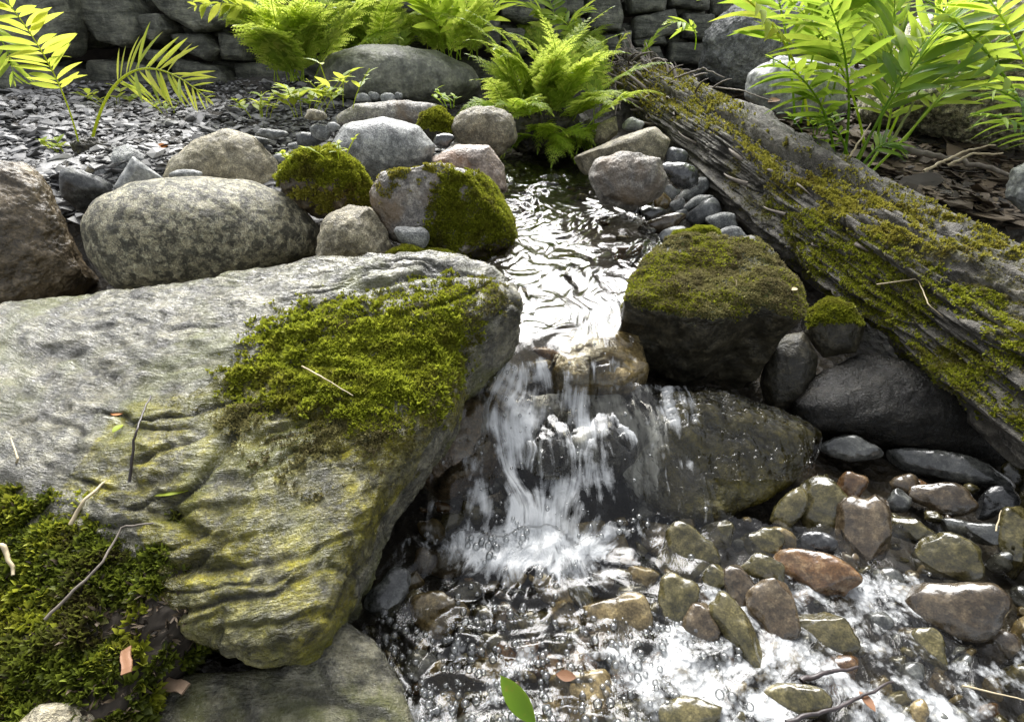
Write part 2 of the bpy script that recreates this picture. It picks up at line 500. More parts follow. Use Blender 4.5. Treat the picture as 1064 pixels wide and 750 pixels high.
def bubble_mat():
    m, t, nd, lk, bs = newmat('bubble_film')
    lw = N(t, 'ShaderNodeFresnel', IOR=1.45)
    gl = N(t, 'ShaderNodeBsdfGlossy', Roughness=.02)
    tr = N(t, 'ShaderNodeBsdfTransparent'); tr.inputs[0].default_value = (.93, .94, .94, 1)
    mx = N(t, 'ShaderNodeMixShader'); lk.new(math_(t, 'ADD', math_(t, 'MULTIPLY', lw.outputs[0], 1.2), .06), mx.inputs[0])
    lk.new(tr.outputs[0], mx.inputs[1]); lk.new(gl.outputs[0], mx.inputs[2])
    bs.inputs['Base Color'].default_value = (.8, .82, .83, 1); bs.inputs['Roughness'].default_value = .1
    m2 = N(t, 'ShaderNodeMixShader'); m2.inputs[0].default_value = .07
    lk.new(mx.outputs[0], m2.inputs[1]); lk.new(bs.outputs[0], m2.inputs[2])
    lk.new(m2.outputs[0], nd['Material Output'].inputs[0])
    return m
M['bubble'] = bubble_mat()

# ------------------------------------------------------------------ stones
SEED = [0]
def ell(cx, cy, rx, ry, ang=0):
    a = np.linspace(0, 2 * math.pi, 24, endpoint=False)
    c, s = np.cos(a), np.sin(a)
    A = R(ang)
    jr = random.Random(int(cx * 7 + cy * 13))
    h2, h3, h4, h5 = [jr.uniform(0, 6.28) for _ in range(4)]
    w_ = 1 + .05 * np.cos(2 * a + h2) + .09 * np.cos(3 * a + h3) + .06 * np.cos(4 * a + h4) + .035 * np.cos(5 * a + h5)
    c, s = c * w_, s * w_
    return list(zip(cx + rx * c * math.cos(A) - ry * s * math.sin(A), cy + rx * c * math.sin(A) + ry * s * math.cos(A)))

def stone(name, cat, label, shape, mat, Y=None, z=None, tilt=None, az=0, tu=None, td=None, p=2.3, lvl=5, lump=.10, mid=.04, fine=.010,
          chips=0, chip=.16, group=None, flowk=None, strata=0, parent=None, rot=0, smooth_out=True):
    SEED[0] += 1
    sd_ = SEED[0]
    rng = np.random.RandomState(sd_)
    if isinstance(shape, tuple):
        shape = ell(*shape)
    pl = np.array(shape, float)
    cx, cy = (pl[:, 0].min() + pl[:, 0].max()) / 2, (pl[:, 1].min() + pl[:, 1].max()) / 2
    C = at_y(cx, cy, Y) if Y is not None else at_z(cx, cy, z)
    if tilt is None:
        n = CAM - C
        n = n / np.linalg.norm(n)
    else:
        n = np.array([math.sin(R(az)) * math.sin(R(tilt)), -math.cos(R(az)) * math.sin(R(tilt)), math.cos(R(tilt))])
    U = rt - n * (rt @ n); U /= np.linalg.norm(U)
    V = np.cross(n, U)
    uv = []
    for x, y in pl:
        d = ray(x, y)
        q = CAM + d * (((C - CAM) @ n) / (d @ n)) - C
        uv.append((q @ U, q @ V))
    uv = np.array(uv)
    m = uv.mean(0) * .5 + (uv.min(0) + uv.max(0)) * .25
    C = C + m[0] * U + m[1] * V
    uv = uv - m
    # resample the outline, then polar radius
    cl = np.vstack([uv, uv[:1]])
    L = np.r_[0, np.cumsum(np.linalg.norm(np.diff(cl, axis=0), axis=1))]
    tt = np.linspace(0, L[-1], 400, endpoint=False)
    px_, py_ = np.interp(tt, L, cl[:, 0]), np.interp(tt, L, cl[:, 1])
    ph = np.arctan2(py_, px_); rr = np.hypot(px_, py_)
    o = np.argsort(ph)
    grid = np.linspace(-math.pi, math.pi, 361)
    Rg = np.interp(grid, np.r_[ph[o] - 2 * math.pi, ph[o], ph[o] + 2 * math.pi], np.r_[rr[o], rr[o], rr[o]])[:-1]
    k = np.array([1, 3, 6, 8, 9, 8, 6, 3, 1.]); k /= k.sum()
    Rg = np.convolve(np.r_[Rg[-4:], Rg, Rg[:4]], k, 'valid')
    d, f = ico(lvl)
    phi = np.arctan2(d[:, 1], d[:, 0])
    Rv = np.interp(phi, grid, np.r_[Rg, Rg[0]])
    size = Rg.mean()
    be = np.arcsin(np.clip(d[:, 2], -1, 1))
    rho = np.abs(np.cos(be)) ** (2 / p); h = np.sign(d[:, 2]) * np.abs(np.sin(be)) ** (2 / p)
    tu_ = size * .8 if tu is None else tu
    td_ = size * .8 if td is None else td
    l = np.stack([rho * Rv * np.cos(phi), rho * Rv * np.sin(phi), np.where(h > 0, h * tu_, h * td_)], 1)
    for _ in range(chips):
        nk = rng.normal(size=3); nk[2] = nk[2] * .8 + .3; nk /= np.linalg.norm(nk)
        s = l @ nk
        ex = np.maximum(0, s - s.max() * (1 - chip * rng.uniform(.5, 1.3)))
        l = l - nk * (ex * .95)[:, None]
    P = C + l[:, :1] * U + l[:, 1:2] * V + l[:, 2:] * n
    nr = vnormals(P, f)
    q = (P - C) / size + sd_ * 3.71
    disp = lump * fbm(q * 1.1, 3) + mid * fbm(q * 4, 4) + fine * ridged(q * 14, 3)
    flow = np.stack([l[:, 0], l[:, 1] - (flowk or 0) * l[:, 0] ** 2, l[:, 2]], 1)
    flow_w = flow + (.05 * np.stack([fbm(q * 2.2, 3), fbm(q * 2.2 + 40, 3), fbm(q * 2 + 80, 2)], 1) + .03 * np.stack([fbm(q * 6, 3), fbm(q * 6 + 40, 3), fbm(q * 6 + 80, 2)], 1)) * min(1, size * 3)
    flow = flow + .012 * np.stack([fbm(q * 3, 3), fbm(q * 3 + 40, 3), fbm(q * 3 + 80, 2)], 1) * min(1, size * 3)
    crease = np.zeros(len(P))
    if strata:
        size_ = size
        l0 = np.stack([l[:, 0], l[:, 1] - (flowk or 0) * l[:, 0] ** 2, l[:, 2]], 1)
        fq = (flow_w * .5 + .5 * l0) + sd_
        wv_ = .025 * np.stack([fbm(l * 7, 2), fbm(l * 7 + 30, 2), fbm(l * 7 + 60, 2)], 1)
        fq = fq + wv_
        s1 = ridged(fq * np.array([6, 30, 12]), 4)
        s2 = noise(fq * np.array([2.2, 11, 3]) + 5)
        cn = noise(fq * np.array([3.2, 17, 6]) + 31)
        cn2 = noise(fq * np.array([7, 40, 14]) + 77)
        creas = np.exp(-(cn / .07) ** 2) + .6 * np.exp(-(cn2 / .10) ** 2)
        s3 = fbm((P - C) * 55, 4)
        where = .3 + .9 * sstep(-.3, .3, noise((P - C) * 5 + 9))
        crease = np.clip(creas * where * (.4 + .9 * sstep(-.2, .3, noise(fq * np.array([9, 20, 20]) + 3))), 0, 1)
        disp = disp + strata * (s1 * .6 * where + s2 * .9 + s3 * .45 - creas * .75 * where)
    P = P + nr * (disp * size)[:, None]
    nr = vnormals(P, f)
    ob = mesh_obj(name, P, f, mat, parent, True, None, {'flow': flow, 'moss': np.zeros(len(P)), 'algae': np.zeros(len(P)), 'crease': crease})
    if label: tag(ob, label, cat, group)
    return dict(o=ob, P=P, f=f, n=nr, size=size, C=C)

def set_moss(r, val):
    a = r['o'].data.attributes['moss']
    a.data.foreach_set('value', np.asarray(val, np.float32))

def scatter(P, f, nr, wv, n, rng):
    A = np.linalg.norm(np.cross(P[f[:, 1]] - P[f[:, 0]], P[f[:, 2]] - P[f[:, 0]]), axis=1) * wv[f].mean(1)
    c = np.cumsum(A)
    if c[-1] <= 0: return None
    i = np.searchsorted(c, rng.rand(n) * c[-1]); i = np.minimum(i, len(f) - 1)
    a, b = rng.rand(n), rng.rand(n); m = a + b > 1; a[m], b[m] = 1 - a[m], 1 - b[m]
    g = lambda X: X[f[i, 0]] * (1 - a - b)[:, None] + X[f[i, 1]] * a[:, None] + X[f[i, 2]] * b[:, None]
    return g(P), g(nr), i

def blades(Q, D, ln, wd, k, rng, spread=.9):
    """k little pointed leaves at each point, splayed round direction D"""
    n = len(Q) * k
    Q = np.repeat(Q, k, 0); D = np.repeat(D, k, 0); ln = np.repeat(ln, k) * rng.uniform(.6, 1.25, n)
    d = D + spread * rng.normal(size=(n, 3)) * .6
    d /= np.linalg.norm(d, axis=1)[:, None]
    s = np.cross(d, rng.normal(size=(n, 3))); s /= np.linalg.norm(s, axis=1)[:, None]
    w_ = ln * wd
    v = np.stack([Q - s * (w_ * .4)[:, None], Q + s * (w_ * .4)[:, None], Q + d * (ln * .55)[:, None] + s * (w_ * .8)[:, None], Q + d * ln[:, None], Q + d * (ln * .55)[:, None] - s * (w_ * .8)[:, None]], 1).reshape(-1, 3)
    b = np.arange(n)[:, None] * 5
    f = np.concatenate([b + [0, 1, 2], b + [0, 2, 4], b + [4, 2, 3]])
    return v, f

def moss(r, polys, n, ln, mat, k=4, wd=.3, noise_s=25, thr=-.15, upmin=-.2, name='moss', jit=9, spread=.9, stain=1.0, soft=.15, fade=6):
    rng = np.random.RandomState(n)
    P, f, nr = r['P'], r['f'], r['n']
    x, y = pix(P)
    jx = fbm(P * 40, 3) * jit; jy = fbm(P * 40 + 50, 3) * jit
    mk = np.zeros(len(P), bool)
    if polys is None: mk[:] = True
    else:
        mk = np.zeros(len(P))
        for pl in polys:
            for q in range(8):
                mk += inpoly(x + jx + fade * math.cos(q * .785) * (.4 + .6 * (q % 2)), y + jy + .7 * fade * math.sin(q * .785) * (.4 + .6 * (q % 2)), pl) / 8
        mk = np.clip(mk, 0, 1)
    wv = mk * sstep(thr - soft, thr + soft, fbm(P * noise_s + 11, 4)) * sstep(upmin - .15, upmin + .15, nr[:, 2]) * ((CAM - P) * nr).sum(1).clip(-.02, .1).__gt__(-.01)
    cur = np.zeros(len(P), np.float32); r['o'].data.attributes['moss'].data.foreach_get('value', cur)
    set_moss(r, np.maximum(cur, np.clip(wv * stain, 0, 1)))
    sres = scatter(P, f, nr, wv.astype(float), n, rng)
    if sres is None: return None
    Q, D, _ = sres
    hgt = .7 + .6 * fbm(Q * 60, 2)
    D = D + np.array([0, 0, .5])
    v, ff = blades(Q, D / np.linalg.norm(D, axis=1)[:, None], ln * np.clip(hgt, .4, 1.5), wd, k, rng, spread)
    o = mesh_obj(name, v, ff, mat, r['o'], False)
    o['kind'] = 'stuff'
    return o

# ------------------------------------------------------------------ ground
GP = [(20, 170, .30), (150, 150, .34), (60, 130, .35), (100, 110, .37), (250, 112, .37), (0, 100, .40), (-200, 110, .40), (330, 105, .37), (400, 108, .36),
      (210, 315, .10), (200, 450, -.03), (60, 330, .10), (100, 620, -.03), (300, 650, -.07), (-80, 500, .0), (240, 215, .24), (340, 215, .20), (300, 180, .27), (420, 200, .20), (460, 150, .27),
      (400, 160, .29), (440, 280, .10), (480, 330, .04),
      (560, 158, .185), (600, 200, .15), (610, 250, .12), (595, 310, .09), (590, 370, .06), (650, 240, .14), (520, 165, .2),
      (600, 480, -.06), (600, 560, -.06), (500, 620, -.06), (500, 720, -.06), (650, 740, -.06), (800, 600, -.055), (800, 700, -.055), (1000, 700, -.05), (1000, 560, -.045), (900, 490, -.05), (1100, 600, -.03), (1200, 700, -.02),
      (680, 250, .15), (740, 235, .17), (700, 195, .20), (720, 150, .24), (650, 140, .25), (760, 300, .05), (850, 380, .0), (950, 430, -.04), (1064, 480, -.04),
      (840, 170, .27), (900, 190, .27), (1000, 200, .25), (1100, 215, .22), (1250, 260, .18), (900, 140, .33), (1000, 150, .30), (1064, 160, .30), (800, 120, .35), (850, 100, .39), (1100, 120, .38), (1200, 180, .24), (1150, 400, .04), (1100, 330, .08), (980, 300, .09), (900, 260, .12), (830, 210, .18),
      (100, 86, .42), (300, 80, .42), (420, 100, .36), (480, 98, .37), (560, 128, .27), (600, 110, .32), (650, 90, .40), (720, 75, .43), (550, 78, .43), (800, 70, .45), (900, 70, .46)]
gx = np.array([at_z(*g) for g in GP])
def ground_z(x, y, rough=True):
    d2 = (x[:, None] - gx[None, :, 0]) ** 2 + (y[:, None] - gx[None, :, 1]) ** 2 + 4e-4
    wt = d2 ** -1.8
    z = (wt * gx[None, :, 2]).sum(1) / wt.sum(1)
    far = sstep(3.0, 6.0, np.hypot(x, y))
    z = z * (1 - far) + .45 * far
    if rough:
        z = z + .012 * fbm(P3(x * 6, y * 6, 0), 4) + far * .6 * fbm(P3(x * .1, y * .1, 3), 3)
    return z

def build_ground():
    n = 420
    s = np.linspace(-1, 1, n)
    ax = 60 * np.sinh(s * 5.2) / math.sinh(5.2)
    X, Yg = np.meshgrid(ax + .2, ax + .9, indexing='ij')
    x, y = X.ravel(), Yg.ravel()
    z = np.concatenate([ground_z(x[i:i + 20000], y[i:i + 20000]) for i in range(0, len(x), 20000)])
    i, j = np.meshgrid(np.arange(n - 1), np.arange(n - 1), indexing='ij')
    f = np.stack([i * n + j, (i + 1) * n + j, (i + 1) * n + j + 1, i * n + j + 1], -1).reshape(-1, 4)
    wet = sstep(.30, .18, z)
    o = mesh_obj('ground', np.stack([x, y, z], 1), f, M['ground'], origin=(0, 0, 0), attrs={'moss': wet})
    tag(o, kind='structure')
build_ground()

# ------------------------------------------------------------------ main rocks
big = stone('boulder', 'rock', 'huge pale grey slab boulder with moss patch filling the left foreground',
    [(-170, 430), (-60, 352), (0, 335), (60, 322), (150, 315), (260, 293), (370, 278), (470, 274), (520, 290), (545, 320), (528, 342), (482, 372), (468, 420), (440, 470), (400, 520), (374, 590), (350, 650), (315, 688), (262, 692), (205, 668), (140, 640), (40, 620), (-80, 610), (-170, 540)],
    M['gneiss'], z=.16, tilt=20, az=-6, tu=.065, td=.22, p=2.7, lvl=8, lump=.05, mid=.022, fine=.005, flowk=.75, strata=.029)
def algae(r, poly, amt=1.0):
    x, y = pix(r['P']); jit = 30 * fbm(r['P'] * 9, 3)
    c = np.array(poly, float)
    m = inpoly(x + jit, y + 30 * fbm(r['P'] * 9 + 40, 3), poly).astype(float)
    r['o'].data.attributes['algae'].data.foreach_set('value', (m * amt * (.75 + .9 * fbm(r['P'] * 14, 3)).clip(0, 1)).astype(np.float32))
algae(big, [(120, 430), (250, 390), (330, 430), (430, 430), (480, 360), (480, 420), (380, 560), (340, 720), (180, 720), (150, 560), (60, 500)], 1.25)
moss(big, [[(245, 405), (280, 355), (330, 322), (390, 330), (440, 312), (500, 298), (480, 350), (458, 405), (430, 432), (380, 440), (300, 418)]], 15000, .0055, M['moss'], 5, .32, 22, -.10, .0, stain=.6, jit=26, soft=.4, fade=32)
moss(big, [[(255, 402), (290, 355), (340, 325), (390, 335), (470, 320), (460, 395), (425, 425), (340, 425)]], 4500, .010, M['mossbright'], 5, .28, 26, .0, .0, spread=1.1, stain=.3, jit=22, soft=.3, fade=24)
moss(big, [[(400, 318), (520, 292), (540, 325), (480, 350)], [(320, 320), (390, 315), (380, 345), (310, 345)], [(200, 420), (300, 420), (430, 430), (470, 350), (480, 400), (410, 500), (330, 520), (240, 470)]], 5000, .0045, M['mossdry'], 4, .3, 24, .08, .1, stain=.4, jit=25, soft=.3)
rb = stone('boulder', 'rock', 'rounded speckled granite boulder lying behind the huge foreground slab',
    [(85, 235), (100, 208), (140, 190), (200, 183), (260, 188), (305, 208), (334, 240), (326, 266), (280, 286), (220, 301), (160, 309), (115, 297), (92, 266)],
    M['granite'], Y=1.06, tu=.13, td=.14, p=2.2, lvl=7, lump=.05, mid=.02, fine=.004)
lr = stone('rock', 'rock', 'dark brown rock cut by the left edge beside the granite boulder',
    [(-90, 210), (-30, 178), (0, 170), (30, 175), (60, 200), (74, 235), (92, 265), (108, 292), (80, 312), (40, 328), (0, 346), (-90, 350)], M['brown'], Y=.98, p=2.6, lvl=7, lump=.12, mid=.07, fine=.02, chips=4)
s_ = stone('stone', 'stone', 'dark slate stone wedged between brown rock and granite boulder', [(57, 180), (72, 174), (96, 178), (119, 194), (104, 210), (88, 224), (64, 205)], M['darkgrey'], Y=1.18, lvl=5, chips=7, chip=.22, lump=.06)
s_ = stone('stone', 'stone', 'pale grey wedge shaped stone behind the granite boulder', [(117, 196), (138, 162), (172, 187), (160, 200), (125, 202)], M['palegrey'], Y=1.22, lvl=5, chips=6, chip=.2, lump=.04, p=3.4)
s_ = stone('stone', 'stone', 'dull brown-grey stone behind the pale wedge stone', [(110, 180), (118, 154), (136, 149), (158, 163), (170, 182), (150, 195), (120, 195)], M['grey'], Y=1.36, lvl=5, chips=5, chip=.16)
s_ = stone('stone', 'stone', 'thin dark stone lying against the tan boulder foot', (194, 182, 18, 6, 0), M['grey'], Y=1.2, lvl=4)
tb = stone('boulder', 'rock', 'humped tan boulder behind the granite boulder',
    [(168, 190), (180, 165), (200, 146), (235, 134), (264, 142), (288, 168), (303, 202), (250, 212), (190, 206)], M['tan'], Y=1.4, lvl=6, p=2.4, lump=.08, mid=.05, fine=.014)
mc = stone('mossy_clod', 'moss', 'brownish moss covered clod between granite and grey oval boulders',
    [(288, 182), (308, 160), (345, 152), (372, 172), (388, 200), (386, 222), (335, 226), (300, 212)], M['brown'], Y=1.18, lvl=6, lump=.15, mid=.12)
moss(mc, [[(285, 190), (305, 155), (345, 148), (380, 175), (392, 210), (370, 205), (340, 190), (310, 185)]], 4500, .011, M['moss'], 4, .3, 30, -.25, -.1)
moss(mc, [[(300, 200), (390, 190), (388, 225), (330, 225)]], 1500, .010, M['mossgold'], 4, .3, 30, -.1, -.3)
wr = stone('rock', 'rock', 'grey rock with pale streak below the mossy clod', [(331, 246), (340, 225), (362, 212), (385, 216), (402, 238), (410, 264), (390, 280), (345, 282), (328, 268)], M['tan'], Y=1.02, lvl=6, chips=5, lump=.1, mid=.06)
ov = stone('boulder', 'rock', 'smooth oval grey boulder above the moss topped block', [(342, 152), (358, 130), (398, 121), (435, 131), (453, 152), (448, 166), (420, 180), (392, 190), (362, 178)], M['grey'], Y=1.38, lvl=6, lump=.05, mid=.02, fine=.005)
fs = stone('slab', 'rock', 'flat pinkish slab lying behind the oval grey boulder', [(340, 128), (368, 108), (420, 104), (458, 110), (462, 124), (430, 132), (370, 134)], M['pink'], Y=1.72, lvl=6, p=3, chips=3, mid=.05)
ms = stone('rock', 'rock', 'low rock with bright green moss cap beside the oval boulder', [(432, 138), (440, 117), (458, 113), (472, 128), (472, 146), (450, 150)], M['mossrock'], Y=1.58, lvl=5)
moss(ms, None, 1500, .012, M['moss'], 4, .3, 20, -.6, .1)
rk = stone('rock', 'rock', 'brown-grey blocky rock at the left bank below the fern clump', [(467, 134), (478, 114), (508, 109), (532, 120), (539, 144), (522, 160), (485, 160)], M['tan'], Y=1.58, lvl=6, chips=5, chip=.12, mid=.06)
rs = stone('rock', 'rock', 'pinkish rock with rusty brown top at the upstream left bank', [(448, 164), (474, 151), (508, 152), (524, 172), (528, 200), (500, 205), (462, 190)], M['rust'], Y=1.36, lvl=6, p=2.8, chips=4, chip=.12)
mb = stone('rock', 'rock', 'pinkish grey block with green moss over its right side', [(386, 200), (400, 178), (430, 165), (465, 172), (505, 184), (532, 206), (534, 242), (520, 268), (482, 278), (440, 262), (400, 245)], M['pink'], Y=1.13, lvl=7, p=4.5, lump=.07, mid=.06, fine=.018, chips=10, chip=.20, tu=.08, td=.1)
moss(mb, [[(462, 180), (512, 188), (536, 215), (535, 255), (500, 278), (436, 258), (448, 225)]], 8000, .009, M['moss'], 4, .3, 22, -.22, -.4, soft=.3, jit=14)
moss(mb, [[(470, 182), (512, 190), (534, 212), (520, 240), (460, 240)]], 2500, .009, M['mossbright'], 4, .3, 30, .05, .2, soft=.3)
moss(mb, [[(395, 185), (430, 165), (470, 172), (440, 185), (400, 215)]], 1500, .006, M['mossgold'], 4, .3, 30, 0, -.2)
for nm, lab, sh, mt, Y_, mm in (
        ('stone', 'small smooth grey stone in front of moss topped block', (429, 246, 19, 11, 10), M['grey'], 1.0, 0),
        ('stone', 'small moss covered stone left of another at the slab edge', (423, 264, 20, 8, 0), M['mossrock'], .97, 1200),
        ('stone', 'small moss covered stone nearest the stream at the slab edge', (456, 266, 16, 7, 0), M['mossrock'], .98, 900)):
    q = stone(nm, 'stone', lab, sh, mt, Y=Y_, lvl=5)
    if mm: moss(q, None, mm, .006, M['moss'], 4, .3, 20, -.6, -.1)
bs_ = stone('boulder', 'rock', 'long smooth grey-green boulder below the wall and ferns',
    [(328, 80), (340, 58), (370, 49), (410, 46), (455, 54), (490, 70), (500, 90), (480, 108), (430, 112), (370, 105), (335, 98)], M['slab'], Y=2.3, lvl=7, p=2.5, lump=.06, mid=.03, fine=.004, tu=.2, td=.25)
lb = stone('boulder', 'rock', 'long flat pale olive boulder across the upstream right bank', [(590, 168), (612, 156), (645, 143), (680, 131), (696, 145), (692, 165), (650, 178), (605, 182)], M['tan'], Y=1.55, lvl=6, p=2.8, chips=3, lump=.06)
pr = stone('rock', 'rock', 'cracked pinkish tan rock with dark wet foot at right bank', [(612, 184), (619, 166), (648, 157), (686, 164), (693, 186), (686, 206), (655, 220), (624, 210)], M['pink'], Y=1.28, lvl=6, p=2.7, chips=4, chip=.1, mid=.06)
stone('stone', 'stone', 'olive stone standing below the fern clump', [(616, 148), (622, 128), (640, 121), (643, 138), (630, 150)], M['tan'], Y=1.8, lvl=5, chips=4)
stone('stone', 'stone', 'small pale grey stone before the rotten log end', (658, 130, 12, 7, -5), M['palegrey'], Y=1.85, lvl=5, chips=5)
stone('stone', 'stone', 'dark rounded stone touching the log, higher of two', (702, 164, 12, 11, 0), M['darkgrey'], Y=1.5, lvl=5)
stone('stone', 'stone', 'black stone in shade under the log, lower of two', (708, 182, 20, 14, 20), M['bed_dark'], Y=1.38, lvl=5)

# mossy block on the right bank
blk = stone('rock', 'rock', 'square dark block with flat olive moss top beside the cascade',
    [(650, 322), (656, 292), (676, 262), (704, 248), (735, 250), (785, 254), (806, 280), (836, 312), (826, 338), (780, 330), (735, 342), (690, 332)],
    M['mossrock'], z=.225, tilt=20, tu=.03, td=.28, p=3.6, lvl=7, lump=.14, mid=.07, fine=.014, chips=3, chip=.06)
moss(blk, [[(645, 330), (655, 285), (668, 248), (725, 238), (785, 248), (820, 272), (842, 310), (838, 330), (770, 350), (700, 345)]], 13000, .0055, M['mossdry'], 4, .34, 20, -.28, .25, soft=.3, jit=16)
moss(blk, [[(645, 330), (668, 248), (785, 248), (842, 310), (838, 350), (700, 350)]], 3500, .006, M['moss'], 4, .34, 14, .12, .2, soft=.25, jit=16)
sm = stone('rock', 'rock', 'small dark mossy rock between block and log', [(836, 345), (840, 322), (862, 310), (885, 318), (898, 340), (890, 366), (855, 372)], M['mossrock'], Y=.83, lvl=6)
moss(sm, [[(830, 340), (845, 305), (880, 308), (900, 335), (870, 332)]], 1500, .007, M['moss'], 4, .3, 22, -.3, 0)
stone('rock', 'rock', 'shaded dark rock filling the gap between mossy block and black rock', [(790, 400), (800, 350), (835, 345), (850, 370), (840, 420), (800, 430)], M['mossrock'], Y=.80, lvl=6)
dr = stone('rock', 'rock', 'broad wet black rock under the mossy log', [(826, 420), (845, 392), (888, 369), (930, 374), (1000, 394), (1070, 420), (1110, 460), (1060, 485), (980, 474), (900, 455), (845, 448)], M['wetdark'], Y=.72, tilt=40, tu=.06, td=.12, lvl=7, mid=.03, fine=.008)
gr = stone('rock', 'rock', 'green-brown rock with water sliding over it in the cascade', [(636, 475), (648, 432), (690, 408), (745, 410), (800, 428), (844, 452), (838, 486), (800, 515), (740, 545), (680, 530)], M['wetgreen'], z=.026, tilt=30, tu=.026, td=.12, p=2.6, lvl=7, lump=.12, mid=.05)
br = stone('rock', 'rock', 'wet brown rock beneath the slab overhang left of the cascade', [(424, 490), (448, 442), (478, 412), (505, 404), (524, 430), (524, 482), (508, 505), (460, 520)], M['wetbrown'], Y=.60, lvl=6, mid=.04)
lg = stone('rock', 'rock', 'golden brown ledge stone under the lip of the cascade', [(572, 392), (584, 356), (625, 344), (664, 354), (674, 385), (650, 402), (596, 404)], M['bed_tan'], z=.128, tilt=8, tu=.026, td=.14, p=3.5, lvl=6)
lg2 = stone('rock', 'rock', 'dark stepped rock inside the cascade below the lip', [(520, 470), (535, 425), (600, 405), (680, 405), (690, 450), (640, 490), (560, 500)], M['wetdark'], z=.055, tilt=10, tu=.032, td=.12, p=2.8, lvl=6)
bl = stone('slab', 'rock', 'pale speckled slab at the bottom edge below the huge boulder', [(130, 760), (190, 706), (300, 694), (358, 646), (386, 664), (412, 702), (434, 760), (410, 830), (200, 850)], M['gneiss'], z=.03, tilt=14, az=10, tu=.03, td=.08, p=3, lvl=7, lump=.05, mid=.03, flowk=.2, strata=.012)
stone('stone', 'stone', 'smooth beige stone at the bottom left corner under moss', [(18, 752), (40, 732), (80, 727), (112, 738), (120, 765), (70, 785), (25, 775)], M['tan'], z=.10, lvl=6, lump=.05, mid=.02)

# ------------------------------------------------------------------ mossy mound bottom left
mm = stone('moss_mound', 'moss', 'feathery moss bank with dead twigs in the bottom left corner',
    [(-120, 600), (-60, 520), (0, 498), (60, 494), (150, 500), (215, 528), (236, 575), (225, 630), (190, 670), (160, 715), (130, 770), (60, 830), (-120, 830)], M['soil'], z=.10, tilt=22, tu=.045, td=.12, p=2.6, lvl=7, lump=.10, mid=.08)
moss(mm, None, 8000, .013, M['sprig'], 5, .30, 16, -.02, -.6, jit=0, spread=1.1)
moss(mm, None, 3000, .014, M['moss'], 5, .28, 14, .2, -.2, jit=0, spread=1.2)
moss(mm, None, 1300, .014, M['litter'], 3, .14, 18, -.1, -.3, jit=0, spread=1.4, name='dead_leaf_bits', stain=0)

# ------------------------------------------------------------------ stones of the bank and stream
PILE = [
 ('pale upright sliver stone at the head of the pebble pile', (651, 217, 7, 14, 15), 'palegrey'),
 ('dark narrow stone leaning on the pale sliver stone', (659, 221, 5, 11, 25), 'bed_dark'),
 ('tiny moss green stone beside cracked pinkish rock', (670, 209, 8, 8, 0), 'wetgreen'),
 ('ochre tan stone in the pebble pile top', (688, 210, 9, 10, 30), 'bed_tan'),
 ('light grey stone topping the pebble pile near the log', (698, 199, 9, 7, 0), 'palegrey'),
 ('tilted grey-brown flat stone uppermost against the log', (722, 198, 20, 9, -32), 'grey'),
 ('small grey stone between ochre and tilted stones', (704, 213, 9, 6, -40), 'grey'),
 ('thin grey stone second down against the log', (724, 211, 18, 6, -27), 'grey'),
 ('larger blue-grey stone third down against the log', (732, 221, 21, 11, -32), 'darkgrey'),
 ('round grey-green stone at the pile front', (677, 222, 14, 9, 0), 'bed_grey'),
 ('long wet brown stone across the pile front', (688, 233, 27, 9, -15), 'bed_brown'),
 ('long pale stone at the water edge of the pile', (698, 243, 18, 6, -20), 'palegrey'),
 ('smooth egg shaped grey stone low beside the log', (750, 230, 18, 9, 0), 'grey'),
 ('smooth grey stone below the egg shaped one', (760, 244, 15, 9, 0), 'grey'),
 ('tiny dark stone in the gap by the black stone', (714, 193, 6, 5, 0), 'darkgrey'),
 ('small dark pebble beside the thin grey stone', (707, 224, 9, 6, -20), 'darkgrey'),
 ('small dark pebble under the wet brown stone', (672, 240, 9, 5, 0), 'bed_dark'),
]
for k, (lab, sh, mt) in enumerate(PILE):
    stone('pebble', 'pebble', lab, sh, M[mt], z=.215 - .0006 * (sh[1] - 195), lvl=4, lump=.08, p=2.6, chips=3, chip=.12, group='pebbles piled beside the log')
q = stone('stone', 'stone', 'moss capped stone between pebble pile and mossy block', (725, 246, 24, 10, 0), M['mossrock'], Y=1.02, lvl=5)
moss(q, None, 1600, .006, M['moss'], 4, .3, 20, -.6, .0)
BANK = [
 ('rounded dark grey stone by yellow seedlings', (334, 137, 12, 9, 10), 'grey'), ('flat dark green-grey stone near mossy clod', (321, 145, 15, 8, 10), 'darkgrey'),
 ('small smooth stone left of the dark green-grey stone', (309, 152, 10, 5, 0), 'grey'), ('brownish stone under yellow seedlings', (328, 120, 12, 6, 0), 'tan'),
 ('pale stone under the long smooth boulder', (378, 102, 10, 5, 0), 'palegrey'), ('thin dark stone under the long smooth boulder', (389, 100, 7, 4, 30), 'grey'),
 ('pointed grey stone under the long smooth boulder', (403, 102, 8, 6, 0), 'palegrey'), ('smallest stone under the long smooth boulder', (414, 100, 5, 4, 0), 'grey'),
 ('black wet stone right of the oval grey boulder', (461, 146, 11, 8, 0), 'bed_dark'), ('long flat stone on the gravel above the mossy clod', (282, 139, 17, 5, 4), 'grey'),
 ('thin flat stone left of the long flat one', (268, 146, 12, 4, 8), 'grey'), ('flat grey flake beside the tan boulder shoulder', (274, 154, 10, 4, 0), 'darkgrey'),
 ('pale flat stone right of the tan boulder', (290, 165, 13, 5, -6), 'palegrey'), ('small stone at the oval boulder left end', (346, 132, 7, 5, 0), 'palegrey'),
 ('rounded stone in gap under the granite boulder', (125, 308, 13, 8, 0), 'tan'), ('brown stone on gravel behind the dark slate stone', (98, 178, 9, 7, 0), 'tan'),
 ('pale broken stone beside the dark slate stone', (108, 181, 10, 6, 20), 'palegrey'),
]
